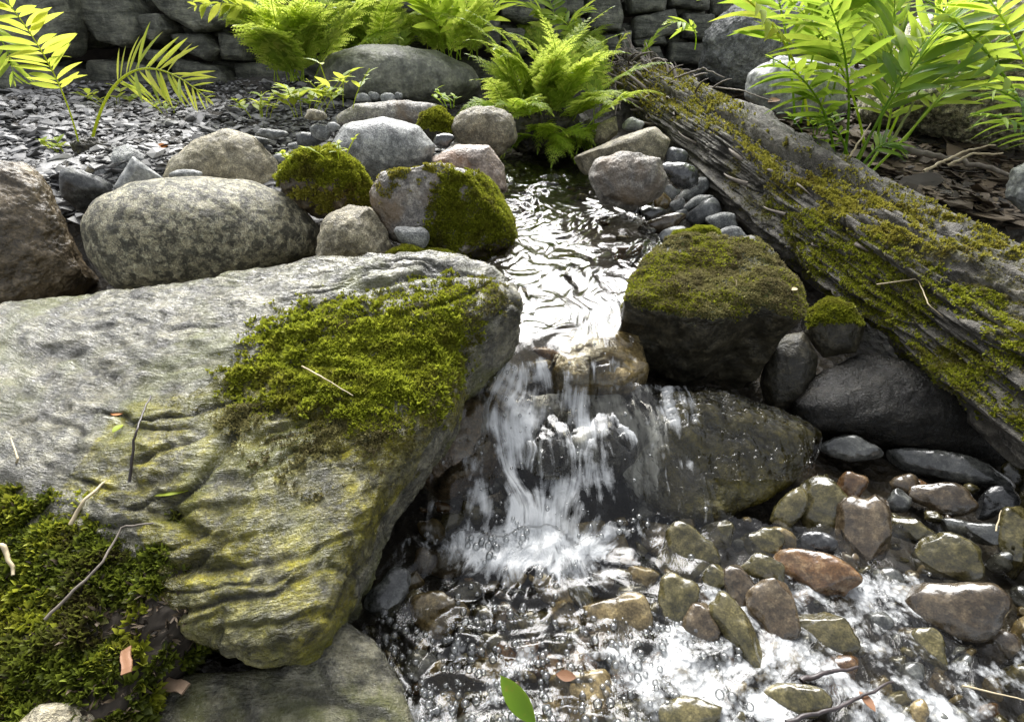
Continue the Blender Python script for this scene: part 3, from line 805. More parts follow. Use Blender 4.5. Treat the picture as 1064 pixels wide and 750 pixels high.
for lab, sh, mt in BANK:
    Y_ = 1.45 if sh[1] > 110 else 2.0
    if sh[1] > 300: Y_ = .92
    if 170 < sh[1] < 190: Y_ = 1.3
    stone('pebble', 'pebble', lab, sh, M[mt], Y=Y_, lvl=4, lump=.07, p=2.5, chips=4, chip=.12, group='loose stones on the left bank')

BED = [
 ('glossy olive stone at the top of the streambed stones', (854, 526, 24, 27, 10), 'bed_olive', .015), ('narrow dark olive stone tilted left of the glossy one', (821, 529, 13, 22, 30), 'bed_olive', .01),
 ('tall wet brown stone in the streambed centre', (898, 553, 25, 38, 5), 'bed_brown', .015), ('small dark stone under the glossy olive stone', (847, 563, 20, 10, 5), 'bed_dark', .005),
 ('rust streaked flat stone with white water marks', (850, 595, 40, 20, 16), 'bed_rust', .012), ('green rounded stone touching the rust streaked one', (794, 592, 20, 14, 10), 'bed_olive', .008),
 ('large wet brown-grey stone with white glints', (803, 633, 23, 32, -18), 'bed_brown', .015), ('pointed dark olive stone leaning downstream', (767, 656, 14, 42, -32), 'bed_olive', .012),
 ('rounded brown stone left of the brown-grey stone', (768, 613, 14, 25, -20), 'bed_brown', .008), ('small green stone in bubbles by the cascade foot', (744, 602, 14, 13, 0), 'bed_olive', .006),
 ('broad olive stone under running water', (715, 580, 27, 30, -20), 'bed_olive', -.01), ('dark olive stone with a white splash on it', (702, 627, 20, 27, 10), 'bed_olive', 0),
 ('glassy wet stone coated by bubbles', (727, 650, 18, 20, 0), 'bed_brown', 0), ('small round green stone below the sliding rock', (746, 556, 15, 14, 0), 'bed_olive', 0),
 ('olive stone streaked with bubbles right of the green one', (792, 564, 20, 14, 0), 'bed_olive', 0), ('smooth olive stone left of the egg topped flat stone', (945, 551, 23, 11, 12), 'bed_olive', .012),
 ('smooth broad olive stone with bright sheen', (984, 580, 36, 21, 5), 'bed_olive', .016), ('large flat brown slab resting on froth', (992, 634, 56, 26, 4), 'bed_brown', .016),
 ('flat dark brown stone at the pool head', (981, 518, 33, 14, 8), 'bed_brown', .01), ('thin dark stone behind the sheen stone', (1012, 552, 30, 10, 12), 'bed_grey', 0),
 ('tall green stone at the right edge', (1052, 563, 14, 36, 0), 'bed_olive', .012), ('olive stone half sunk in froth', (858, 660, 33, 21, 18), 'bed_olive', -.008),
 ('narrow stone sunk under froth below brown slab', (967, 674, 13, 24, -25), 'bed_olive', -.008), ('long green stone at the bottom edge in froth', (830, 726, 33, 15, 14), 'bed_olive', 0),
 ('wide green stone at the bottom edge left of froth', (712, 742, 34, 16, 0), 'bed_olive', 0), ('small stone in froth above the sunk narrow stone', (915, 647, 12, 10, 40), 'bed_grey', -.006),
 ('grey stone in shade below the black rock', (884, 466, 26, 12, 8), 'bed_grey', 0), ('small upright stone near the bottom twig', (955, 742, 9, 14, 5), 'bed_tan', 0),
 ('dark stone at the right edge of the pool head', (1036, 521, 22, 13, -20), 'bed_dark', .005), ('pale grey ledge under shallow water by black rock', (985, 485, 60, 13, 14), 'bed_grey', -.012),
 ('round olive tan stone in the white water', (641, 646, 32, 28, 0), 'bed_tan', .0), ('small brown stone beside the round tan stone', (617, 670, 16, 14, 0), 'bed_brown', 0),
 ('tan stone at the pool bottom edge', (607, 724, 32, 26, 0), 'bed_tan', -.004), ('flat green stone cut by the bottom edge', (665, 742, 44, 15, 0), 'bed_olive', -.004),
 ('brown tan stone in bubbles left of the pool', (456, 637, 25, 22, 0), 'bed_tan', -.004), ('blue-grey angular slate at the left pool edge', (404, 617, 16, 26, 30), 'bed_grey', .015),
 ('yellow olive stone under the fall foot', (600, 556, 26, 12, -20), 'bed_tan', -.004), ('olive flat stone right of the fall foot', (690, 562, 30, 16, 20), 'bed_tan', -.006),
 ('brown stone blurred under rushing water', (525, 566, 20, 13, 0), 'bed_rust', -.006), ('pale green stone deep in bubbles', (512, 668, 14, 11, 0), 'bed_olive', -.008),
 ('grey-green stone at the bottom edge by the fallen leaf', (515, 750, 45, 10, 0), 'bed_grey', .0),
 ('brown stone blurred near the cascade left side', (470, 585, 22, 14, 0), 'bed_brown', -.01), ('dark red stone under upper stream near mossy block', (652, 262, 14, 6, -20), 'bed_rust', .165),
]
for lab, sh, mt, z_ in BED:
    ch = 4 if sh[2] > 24 else 3
    stone('streambed_stone', 'stone', lab, (sh[0], sh[1], sh[2] * 1.17, sh[3] * 1.17, sh[4]), M[mt], z=(z_ * .55 - .001) if sh[0] > 690 else z_ - .012, lvl=5, lump=.11, mid=.03, fine=.005, p=2.6, chips=ch, chip=.18, tu=.00034 * (sh[2] + sh[3]) * .5 + .003, group='wet stones in the stream')
rng = random.Random(5)
put = [(b[1][0], b[1][1], (b[1][2] + b[1][3]) * .42) for b in BED]
k = tries = 0
while k < 210 and tries < 6000:
    tries += 1
    px, py = rng.uniform(385, 1075), rng.uniform(490, 755)
    if px < 440 and py < 600: continue
    if 560 < px < 840 and py < 530: continue
    s = rng.uniform(9, 27) * (1.0 if k < 110 else .6)
    if any(math.hypot(px - a, (py - b)) < (s * .8 + c) * .72 for a, b, c in put): continue
    put.append((px, py, s * .8))
    stone('gravel_pebble', 'pebble', 'smooth wet pebble on the shallow bottom packed among larger stones', (px, py, s, s * rng.uniform(.5, .85), rng.uniform(-60, 60)),
          M[rng.choice(['bed_olive', 'bed_olive', 'bed_brown', 'bed_grey', 'bed_tan', 'bed_tan', 'bed_rust'])], z=-.022 if px < 760 else -.014, tu=.011, lvl=4, lump=.11, mid=.03, chips=3, chip=.16, group='small pebbles on the pool bottom')
    k += 1
for k in range(40):
    t = rng.random()
    py = 165 + 215 * t
    px = rng.uniform(540, 610 + 55 * min(1, t * 2))
    s = rng.uniform(4, 12) * (.6 + t)
    stone('gravel_pebble', 'pebble', 'small pebble lying under the upper stream', (px, py, s, s * .45, rng.uniform(-30, 30)),
          M[rng.choice(['bed_olive', 'bed_brown', 'bed_tan', 'bed_rust'])], z=.225 - .0005 * (py - 165) - .05, lvl=3, group='small pebbles under the upper stream')

# ------------------------------------------------------------------ water
LE = [(528, 152), (522, 200), (520, 260), (540, 320), (535, 385)]
RE = [(606, 152), (640, 200), (676, 250), (664, 330), (676, 390)]
def wz_up(y): return np.interp(y, [.6, .75, 1.2, 2.0], [.168, .182, .205, .238])
def edge(E):
    P = [at_z(px, py, .19 + .0002 * (380 - py)) for px, py in E]
    P.sort(key=lambda q: q[1])
    return np.array([p[1] for p in P]), np.array([p[0] for p in P])
le, re_ = edge(LE), edge(RE)
def build_water():
    ys = [.12]
    while ys[-1] < 2.0: ys.append(ys[-1] + max(.0024, .0036 * ys[-1]))
    ys = np.array(ys)
    xs = np.arange(-.30, 1.10, .0034)
    X, Yg = np.meshgrid(xs, ys, indexing='ij')
    x, y = X.ravel(), Yg.ravel()
    # lip of the fall wanders
    lip = .655 + .035 * noise(P3(x * 13, 0, 1)) + .01 * noise(P3(x * 40, 0, 5)) + .03 * sstep(.05, .2, x)
    dy = y - lip
    n1 = noise(P3(x * 22, y * 6, 4))
    dyn = dy + .022 * noise(P3(x * 11, y * 5, 14)) * sstep(.05, .0, dy)
    casc = np.interp(dyn, [-.25, -.20, -.16, -.12, -.085, -.055, -.03, -.008, .02, .05], [0, .010, .036, .066, .088, .102, .124, .150, .168, .175]) + .016 * sstep(-.22, -.1, dy) * sstep(.0, -.04, dy) * noise(P3(x * 17, y * 14, 24))
    zl = np.where(dy > .05, wz_up(y) - wz_up(lip + .05) + .175, casc)
    wx = fbm(P3(x * 7, y * 7, 9), 2) * .05
    wy = fbm(P3(x * 7, y * 7, 19), 2) * .05
    upper = sstep(.0, .05, dy)
    fall = sstep(-.24, -.16, dy) * (1 - sstep(.0, .03, dy))
    pool = 1 - sstep(-.22, -.17, dy)
    ang = .5 * np.sin(y * 5)
    rx = x + wx
    wx2 = fbm(P3(x * 5, y * 5, 49), 3) * .12
    am = (.5 + .8 * sstep(-.3, .4, noise(P3(x * 8, y * 4, 88)))) * (1 + 1.6 * sstep(.8, 1.4, y))
    rip_u = am * (.0030 * noise(P3((rx + wx2 + y * .15) * 38, (y + wy * 2) * 13, 2)) + .0022 * noise(P3((rx + wx2 - .35 * y) * 75, (y + wy) * 27, 3)) + .0010 * noise(P3((rx + wx2) * 150, (y + wy) * 60, 13))) + .004 * noise(P3(rx * 9, y * 7, 1))
    rip_f = .007 * noise(P3(rx * 26, (y + wy) * 9, 5)) + .004 * ridged(P3(rx * 40, (y + wy) * 14, 5), 2) + .002 * noise(P3(rx * 70, y * 25, 6))
    # pool: rough below the fall, calm to the right
    calm = sstep(.22, .45, x) * sstep(.28, .45, y) + sstep(.3, .5, x)
    calm = np.clip(calm, 0, 1)
    rough = np.exp(-((x - .06) ** 2) / .03)
    rr_ = np.hypot(x - .05, y - .50)
    rip_p = (.002 + .008 * rough * (1 - calm)) * (noise(P3((rx + wx2) * 24, (y + wy) * 24, 7)) + .5 * noise(P3((rx + wx2) * 50, (y + wy) * 50, 71))) + .0022 * rough * np.sin(rr_ * 150 + 9 * wx2 / .12) * (1 - calm) + .0004 * (1 - .7 * calm) * noise(P3(x * 90, y * 90, 8)) - .001 * calm
    z = zl + upper * rip_u + fall * rip_f + pool * rip_p
    # where the sheet lies
    in_up = (x > np.interp(y, *le) - .05) & (x < np.interp(y, *re_) - .012 + .057 * sstep(.70, .80, y))
    lowx = (x > -.26) & (x < 1.08)
    fx = (x > -.12) & (x < np.interp(.70, *re_) - .012 + .02 * noise(P3(x * 9, y * 30, 2)) + .7 * np.clip(-dy - .01, 0, .2))
    keep = np.where(dy > .02, in_up, np.where(dy > -.20, fx, lowx))
    nx, ny = len(xs), len(ys)
    i, j = np.meshgrid(np.arange(nx - 1), np.arange(ny - 1), indexing='ij')
    q = np.stack([i * ny + j, (i + 1) * ny + j, (i + 1) * ny + j + 1, i * ny + j + 1], -1).reshape(-1, 4)
    q = q[keep[q].all(1)]
    used = np.unique(q); mp = np.full(len(x), -1); mp[used] = np.arange(len(used))
    # foam masks
    P = np.stack([x, y, z], 1)
    ppx, ppy = pix(P)
    core = np.exp(-((x - .035 - .1 * n1 * 0) ** 2) / .012)
    tb = fbm(P3(x * 24, y * 18, z * 18 + 3), 4)
    foam = fall * (.58 + .45 * core) * np.clip(.85 + 1.0 * tb, .1, 1.5) + pool * .85 * np.exp(-((x - .04) ** 2) / .03) * sstep(.28, .5, y) * (.75 + .5 * fbm(P3(x * 12, y * 12, 61), 3)) + pool * .5 * np.exp(-((x - .03) ** 2) / .012) * sstep(.38, .46, y) + upper * .10
    foam += pool * .45 * np.exp(-((x + .0) ** 2) / .04) * (.8 + .6 * fbm(P3(x * 14, y * 14, 65), 3))
    fr = pool * sstep(.10, .2, x) * sstep(.5, .40, y) * (.66 + .4 * fbm(P3(x * 9, y * 9, 33), 3)) * sstep(.50, .36, y + .25 * (x - .15) * 0)
    fr = fr * sstep(.95, .55, x + y * .3) + pool * (.50 + .3 * fbm(P3(x * 11, y * 11, 39), 3)) * sstep(.42, .3, y) * sstep(.25, .1, x)
    fr = np.clip(fr, 0, 1)
    flow = np.stack([rx, np.where(pool > .5, y * 3.2, y), 0 * x], 1)
    o = mesh_obj('stream_water', P[used], mp[q], M['water'], origin=(0, 0, 0),
                 attrs={'foam': np.clip(foam, 0, 1.2)[used], 'froth': fr[used], 'flow': flow[used]})
    tag(o, kind='structure')
    return P[used], mp[q], np.clip(foam, 0, 1)[used], fr[used], pool[used]
WP, WF, WFO, WFR, WPOOL = build_water()

def film(r, poly, name, foam, thick=.004, upmin=.15):
    P, f, nr = r['P'], r['f'], r['n']
    x, y = pix(P)
    mk = inpoly(x + 6 * fbm(P * 30, 2), y, poly) & (nr[:, 2] > upmin)
    ff = f[mk[f].all(1)]
    if not len(ff): return
    u = np.unique(ff); mp = np.full(len(P), -1); mp[u] = np.arange(len(u))
    rp = ridged(P3(P[:, 0] * 40, P[:, 1] * 14, P[:, 2] * 14), 3)
    Q = P + nr * (thick + .004 * rp)[:, None]
    fo = (foam(x, y) if callable(foam) else foam) * (.7 + .8 * fbm(P * 14, 3))
    o = mesh_obj(name, Q[u], mp[ff], M['water'], origin=(0, 0, 0), attrs={'foam': np.clip(fo, 0, 1.1)[u], 'froth': np.zeros(len(u)), 'flow': np.stack([P[:, 0], P[:, 1] - P[:, 2], 0 * x], 1)[u]})
    tag(o, kind='structure')
film(gr, [(625, 530), (630, 400), (700, 392), (760, 400), (870, 440), (850, 500), (790, 500), (740, 500), (690, 540)], 'water_film', lambda x, y: 1.4 - 1.0 * sstep(670, 770, x + .5 * (y - 430)), .006, -.2)
film(lg2, [(480, 500), (510, 420), (700, 400), (700, 520)], 'water_film', 1.15, .007)
film(lg, [(560, 400), (560, 345), (640, 345), (640, 400)], 'water_film', .35, .004)
film(br, [(470, 480), (480, 400), (530, 400), (530, 480), (500, 470)], 'water_film', .55)

# bubbles floating on the pool
def bubbles():
    rng = np.random.RandomState(3)
    n = 1100
    tri = np.concatenate([WF[:, [0, 1, 2]], WF[:, [0, 2, 3]]])
    x, y = WP[:, 0], WP[:, 1]
    ppx, ppy = pix(WP)
    wv = WPOOL * (.25 + 1.2 * WFO) * (ppy > 520) * (ppx > 390) * (ppx < 1070) * (ppy < 760)
    wv *= sstep(-.25, .25, fbm(P3(x * 16, y * 16, 71), 3) - .08 - .16 + .5 * sstep(600, 700, ppy) * (ppx < 780))
    wv *= (.25 + 1.0 * (ppx < 760))
    nr = vnormals(WP, tri)
    Q, D, _ = scatter(WP, tri, nr, wv, n, rng)
    d, f = ico(2)
    r_ = .0008 + .0046 * rng.rand(n) ** 2.8
    v = (Q[:, None] + d[None] * r_[:, None, None] + np.array([0, 0, .15]) * r_[:, None, None]).reshape(-1, 3)
    ff = (f[None] + np.arange(n)[:, None, None] * len(d)).reshape(-1, 3)
    o = mesh_obj('foam_bubbles', v, ff, M['bubble'], origin=(0, 0, 0))
    tag(o, 'mass of clear bubbles floating on the pool below the cascade', 'bubbles', kind='stuff')
bubbles()
def droplets():
    rng = np.random.RandomState(9)
    d, f = ico(2)
    n = 130
    y0 = rng.uniform(.44, .66, n); x0 = .03 + rng.normal(size=n) * .07
    z0 = np.interp(y0, [.44, .5, .6, .66], [.01, .05, .12, .18]) + np.abs(rng.normal(size=n)) * .018
    c = np.stack([x0, y0, z0], 1); r_ = .0008 + .0022 * rng.rand(n) ** 3
    v = (c[:, None] + d[None] * r_[:, None, None] * np.array([1, 1, 1.5])).reshape(-1, 3)
    o = mesh_obj('water_droplets', v, (f[None] + np.arange(n)[:, None, None] * len(d)).reshape(-1, 3), M['bubble'], origin=(0, 0, 0))
    tag(o, 'spray of water drops leaping over the small cascade', 'droplets', kind='stuff')
droplets()

# ------------------------------------------------------------------ the log
LA = [(.90, .20, .112, .118), (.80, .70, .178, .114), (.72, 1.15, .238, .102), (.60, 1.88, .335, .096), (.52, 2.30, .41, .080), (.475, 2.52, .44, .06)]
def build_log():
    A = np.array(LA)
    L = np.r_[0, np.cumsum(np.linalg.norm(np.diff(A[:, :3], axis=0), axis=1))]
    n, k = 900, 300
    s = np.linspace(0, L[-1], n)
    C = np.stack([np.interp(s, L, A[:, c]) for c in range(3)], 1)
    rad = np.interp(s, L, A[:, 3])
    C[:, 0] += .012 * np.sin(s * 4.0); C[:, 2] += .008 * np.sin(s * 5.3 + 1)
    T = np.gradient(C, axis=0); T /= np.linalg.norm(T, axis=1)[:, None]
    S = np.cross(T, [0, 0, 1.]); S /= np.linalg.norm(S, axis=1)[:, None]
    U = np.cross(S, T)
    a = np.linspace(0, 2 * math.pi, k, endpoint=False)
    ss, aa = np.meshgrid(s, a, indexing='ij')
    ss, aa = ss.ravel(), aa.ravel()
    ci, si = np.cos(aa), np.sin(aa)
    # bark: long plates and furrows, rot hollows, broken end
    w_ = .35 * noise(P3(ci * 1.5, si * 1.5, ss * 2.5))
    q = P3(ci * 5.5 + w_, si * 5.5 + w_, ss * 3.2)
    fur = ridged(q, 4)
    plate = noise(P3(ci * 2.6, si * 2.6, ss * 2.2 + 8))
    fine = ridged(P3(ci * 22, si * 22, ss * 9), 3)
    lum = noise(P3(ci * .9, si * .9, ss * 4 + 3))
    # a long crack along the top
    crk = np.exp(-((np.angle(np.exp(1j * (aa - 1.9 - .12 * np.sin(ss * 6)))) / .10) ** 2)) * sstep(.5, .8, ss) * sstep(2.1, 1.5, ss)
    jag = .35 * noise(P3(ci * 14, si * 14, ss * 3)) + .15 * noise(P3(ci * 30, si * 30, ss * 12))
    lay = sstep(-.10, .04, noise(P3(ci * 2.0 + 3, si * 2.0, ss * 1.5)) + jag * .8)
    lay2 = sstep(-.05, .06, noise(P3(ci * 3.4 + 9, si * 3.4, ss * 2.6)) + jag * .7)
    g1 = noise(P3(ci * 5.0 + w_, si * 5.0 + w_, ss * 1.6 + 2)); g2 = noise(P3(ci * 11 + w_, si * 11 + w_, ss * 4 + 2))
    gm = sstep(-.25, .35, noise(P3(ci * 2 + 5, si * 2, ss * 2.2 + 40)))
    chk = noise(P3(ci * 3 + 60, si * 3, ss * 9)); cm = sstep(.0, .4, noise(P3(ci * 3, si * 3 + 70, ss * 3)))
    groove = (.25 + 1.1 * gm) * np.exp(-(g1 / .08) ** 2) + .6 * (1 - .7 * gm) * np.exp(-(g2 / .12) ** 2) + .7 * cm * np.exp(-(chk / .06) ** 2)
    rot = sstep(.1, .4, noise(P3(ci * 2.2, si * 2.2 + 90, ss * 3.3)))
    dr_ = .008 * fur * (1 - rot) + rot * (.012 * fbm(P3(ci * 9, si * 9, ss * 60), 4) - .012) + .020 * lay + .014 * lay2 - .018 * groove + .006 * fine * gm + .016 * lum - .06 * crk - .008
    end = sstep(L[-1] - .35, L[-1], ss)
    dr_ = dr_ + end * .06 * noise(P3(ci * 4, si * 4, ss * 5))
    rr = np.repeat(rad, k) + dr_ * (np.repeat(rad, k) / .13)
    rr *= 1 - sstep(L[-1] - .06, L[-1], ss) * (.75 + .5 * noise(P3(ci * 3, si * 3, 5)))
    P = np.repeat(C, k, 0) + (ci * rr)[:, None] * np.repeat(S, k, 0) + (si * rr)[:, None] * np.repeat(U, k, 0)
    i, j = np.meshgrid(np.arange(n - 1), np.arange(k), indexing='ij'); j2 = (j + 1) % k
    f = np.stack([i * k + j, i * k + j2, (i + 1) * k + j2, (i + 1) * k + j], -1).reshape(-1, 4)
    t = np.concatenate([f[:, [0, 1, 2]], f[:, [0, 2, 3]]])
    base = C[n // 3].copy(); base[2] -= .14
    root = thing('fallen_log', base, 'rotten grey log with mossy top slanting down the right bank', 'log')
    nr = vnormals(P, t)
    if (nr * (P - np.repeat(C, k, 0))).sum() < 0:
        t = t[:, ::-1]; nr = -nr
    flow = np.stack([aa * .13, ss, 0 * ss], 1)
    o = mesh_obj('trunk', P, t, M['bark'], root, True, None, {'flow': flow, 'moss': np.zeros(len(P)), 'crease': np.clip(groove * .8 + crk * .9 + (1 - lay) * .25, 0, 1)})
    return root, dict(o=o, P=P, f=t, n=nr), (s, C, T, S, U, rad)
M['bark'] = rock_mat('rotten_bark', (.02, .017, .014), (.13, .118, .10), (.38, .36, .32), 14, .65, 1.0, .008, .5, flow=(50, 9, 1), mossc=((.05, .055, .01), (.14, .14, .03)))
log, lt, LG = build_log()
def logmoss(polys, n, ln, mat, thr, **kw):
    polys = [[(a, b + 24) for a, b in pl] for pl in polys]
    o = moss(lt, polys, n, ln, mat, 4, .32, 14, thr, .05, **kw)
    if o:
        o.parent = log
        o.location = -np.array(log.location)
logmoss([[(615, 55), (700, 40), (765, 80), (790, 120), (740, 112), (690, 95), (640, 90)]], 5000, .010, M['mossgold'], -.15, soft=.35, jit=16)
logmoss([[(760, 110), (800, 125), (900, 175), (960, 205), (930, 235), (860, 205), (800, 170)]], 5000, .008, M['mossgold'], .0, soft=.3, jit=16)
logmoss([[(800, 180), (900, 215), (1000, 270), (1080, 310), (1080, 430), (1000, 390), (920, 350), (850, 290)]], 13000, .0065, M['moss'], .0, soft=.35, jit=22)
logmoss([[(940, 225), (1090, 240), (1090, 420), (960, 380), (860, 300), (760, 170), (760, 140), (900, 190)]], 12000, .005, M['mossdry'], .05, soft=.35, jit=22)
logmoss([[(800, 120), (880, 150), (960, 180), (1090, 200), (1090, 250), (960, 235), (860, 190)]], 6000, .007, M['mossgold'], .0, soft=.3, jit=18)
# splinters of torn bark
def splinters():
    rng = np.random.RandomState(4)
    s, C, T, S, U, rad = LG
    mbk = MB()
    for q in range(130):
        i = int(rng.choice([rng.randint(300, 899), rng.randint(700, 895), rng.randint(800, 895)]))
        a = rng.uniform(.3, 2.9) if q % 3 else rng.uniform(2.4, 3.6)
        d = math.cos(a) * S[i] + math.sin(a) * U[i]
        p0 = C[i] + d * rad[i] * .97
        l = rng.uniform(.03, .13) * (1.2 if i > 650 else .7)
        dirv = (T[i] * rng.choice([-1, 1]) + d * rng.uniform(.1, .6) + rng.normal(size=3) * .15)
        dirv /= np.linalg.norm(dirv)
        pts = [p0 + dirv * l * t + d * .012 * math.sin(t * 3) for t in np.linspace(0, 1, 6)]
        mbk.tube(pts, np.linspace(.0055, .0012, 6) * rng.uniform(.6, 1.5), 5)
    o = mbk.build('torn_bark', M['twig'], log)
    o['kind'] = 'stuff'
splinters()

# ------------------------------------------------------------------ dry stone wall
wall = thing('dry_stone_wall', (0, 2.85, .40), 'dark dry stone wall across the back behind the ferns', 'wall')
def wy(px): return np.interp(px, [-300, 0, 250, 450, 800], [2.25, 2.35, 2.6, 2.85, 2.95])
WS = [[(-60, -20), (20, -25), (76, -10), (78, 30), (74, 58), (40, 66), (-40, 62)], [(82, -12), (130, -15), (142, 8), (150, 38), (136, 50), (108, 44), (86, 18)],
      [(144, 16), (170, 15), (178, 32), (166, 46), (152, 38)], [(150, -20), (238, -20), (238, 26), (205, 34), (182, 20), (165, 5)], [(180, 36), (214, 36), (231, 52), (222, 64), (192, 54)],
      [(148, 50), (176, 54), (182, 67), (160, 64)], [(230, 34), (262, 42), (258, 64), (234, 62)], [(-60, 66), (40, 68), (76, 70), (92, 96), (-60, 98)], [(182, 60), (232, 70), (244, 90), (184, 92)],
      [(92, 62), (150, 66), (180, 80), (178, 96), (96, 98)], [(246, 66), (300, 64), (330, 80), (320, 96), (250, 96)],
      [(522, -10), (565, -10), (566, 22), (545, 26), (520, 18)], [(609, -15), (642, -12), (647, 18), (644, 32), (612, 32)], [(650, -14), (692, -14), (690, 12), (655, 15)],
      [(658, 18), (700, 10), (706, 34), (680, 42), (658, 42)], [(656, 42), (690, 38), (692, 46), (660, 49)], [(620, 38), (640, 36), (646, 52), (636, 63), (622, 60)], [(643, 34), (655, 32), (654, 60), (644, 66)],
      [(586, 20), (608, 20), (608, 33), (588, 33)], [(650, 50), (684, 48), (690, 66), (655, 70)], [(570, -10), (606, -10), (606, 16), (572, 18)], [(548, 28), (584, 24), (586, 40), (550, 42)],
      [(692, -10), (735, -12), (735, 12), (694, 8)], [(708, 14), (740, 16), (742, 44), (708, 40)], [(590, 36), (618, 36), (618, 58), (592, 58)], [(694, 44), (740, 46), (742, 70), (694, 66)],
      [(410, -15), (470, -12), (472, 14), (415, 16)], [(474, -12), (518, -10), (518, 16), (476, 18)], [(420, 20), (466, 18), (468, 44), (424, 44)], [(472, 22), (520, 22), (520, 50), (474, 52)], [(524, 30), (546, 30), (548, 58), (526, 60)], [(552, 46), (588, 44), (588, 70), (552, 72)]]
for sh in WS:
    cx = sum(p[0] for p in sh) / len(sh)
    stone('stone', None, None, sh, M['wallstone'], Y=float(wy(cx)), tilt=86, tu=.06, td=.14, p=4, lvl=5, lump=.07, mid=.05, fine=.015, chips=4, chip=.07, parent=wall, flowk=.8)
# filling courses behind and above
rw = random.Random(11)
zc = .36
while zc < 1.15:
    hh = rw.uniform(.10, .19)
    xx = -2.2
    while xx < 1.75:
        ww = rw.uniform(.15, .5)
        pxm = 532 + xx * 170
        yy = float(wy(pxm)) + .10
        zm = zc + hh / 2
        vis = zc > .70
        mq = (xx > .9) or vis or True
        d0 = np.array([xx + ww / 2, yy - (.08 if vis else 0), zm])
        a, b = pix(d0[None])
        dep = (d0 - CAM) @ fw
        kx, ky = F * ww / 2 / dep * .96, F * hh / 2 / dep * .95
        if -160 < a[0] < 1000 and xx < 1.0:
            j_ = lambda: rw.uniform(.72, 1.12)
            sh = [(a[0] - kx * j_(), b[0] - ky * j_()), (a[0], b[0] - ky * j_()), (a[0] + kx * j_(), b[0] - ky * j_()), (a[0] + kx * 1.05, b[0]), (a[0] + kx * j_(), b[0] + ky * j_()), (a[0], b[0] + ky), (a[0] - kx * j_(), b[0] + ky * j_()), (a[0] - kx * 1.05, b[0])]
            stone('stone', None, None, sh, M['wallstone'], Y=d0[1], tilt=88, tu=.05, td=.12, p=3.4, lvl=5, lump=.10, mid=.06, fine=.015, chips=6, chip=.12, parent=wall, flowk=.3)
        xx += ww + .01
    zc += hh + .008
core = MB()
for k in range(60):
    pass
cxs = np.linspace(-2.6, 1.2, 30)
cy_ = np.array([float(wy(532 + q * 170)) + .26 for q in cxs])
v = np.concatenate([np.stack([cxs, cy_, 0 * cxs + .3], 1), np.stack([cxs, cy_, 0 * cxs + 1.05], 1), np.stack([cxs, cy_ + .3, 0 * cxs + 1.05], 1), np.stack([cxs, cy_ + .3, 0 * cxs + .3], 1)])
n = 30
f = [(r * n + i, r * n + i + 1, (r + 1) * n + i + 1, (r + 1) * n + i) for r in range(3) for i in range(n - 1)]
core.add(v, f)
core.build('earth_core', M['soil'], wall)

# rocks behind the log, right background
g1 = stone('boulder', 'rock', 'rough grey boulder behind the log beside the wall end', [(726, 80), (732, 32), (760, 8), (815, -10), (860, 10), (866, 60), (830, 92), (770, 98)], M['grey'], Y=2.45, lvl=7, lump=.1, mid=.07, fine=.02, chips=5, chip=.1)
g2 = stone('boulder', 'rock', 'pale rounded boulder between log and tall leafy stems', [(772, 100), (780, 75), (808, 60), (850, 62), (880, 84), (880, 115), (840, 130), (795, 122)], M['palegrey'], Y=1.95, lvl=6, lump=.1, mid=.06)
g3 = stone('boulder', 'rock', 'large lichen grey boulder at the right edge behind leaves', [(895, 120), (905, 70), (940, 30), (1000, 5), (1090, -30), (1180, 10), (1200, 110), (1120, 165), (1040, 150), (960, 140)], M['granite'], Y=1.75, lvl=7, lump=.13, mid=.09, fine=.03, chips=5, tu=.25, td=.3)
g4 = stone('boulder', 'rock', 'dark boulder far behind the tall leafy stems', [(850, 60), (870, -10), (950, -40), (1060, -60), (1080, 40), (960, 70)], M['slab'], Y=2.7, lvl=6, lump=.13, mid=.08, chips=5)
stone('rock', 'rock', 'pale lichen rock low at the right edge beside dry branch', [(1046, 205), (1050, 175), (1075, 165), (1110, 180), (1110, 225), (1070, 230)], M['palegrey'], Y=1.08, lvl=6, lump=.12, mid=.06)

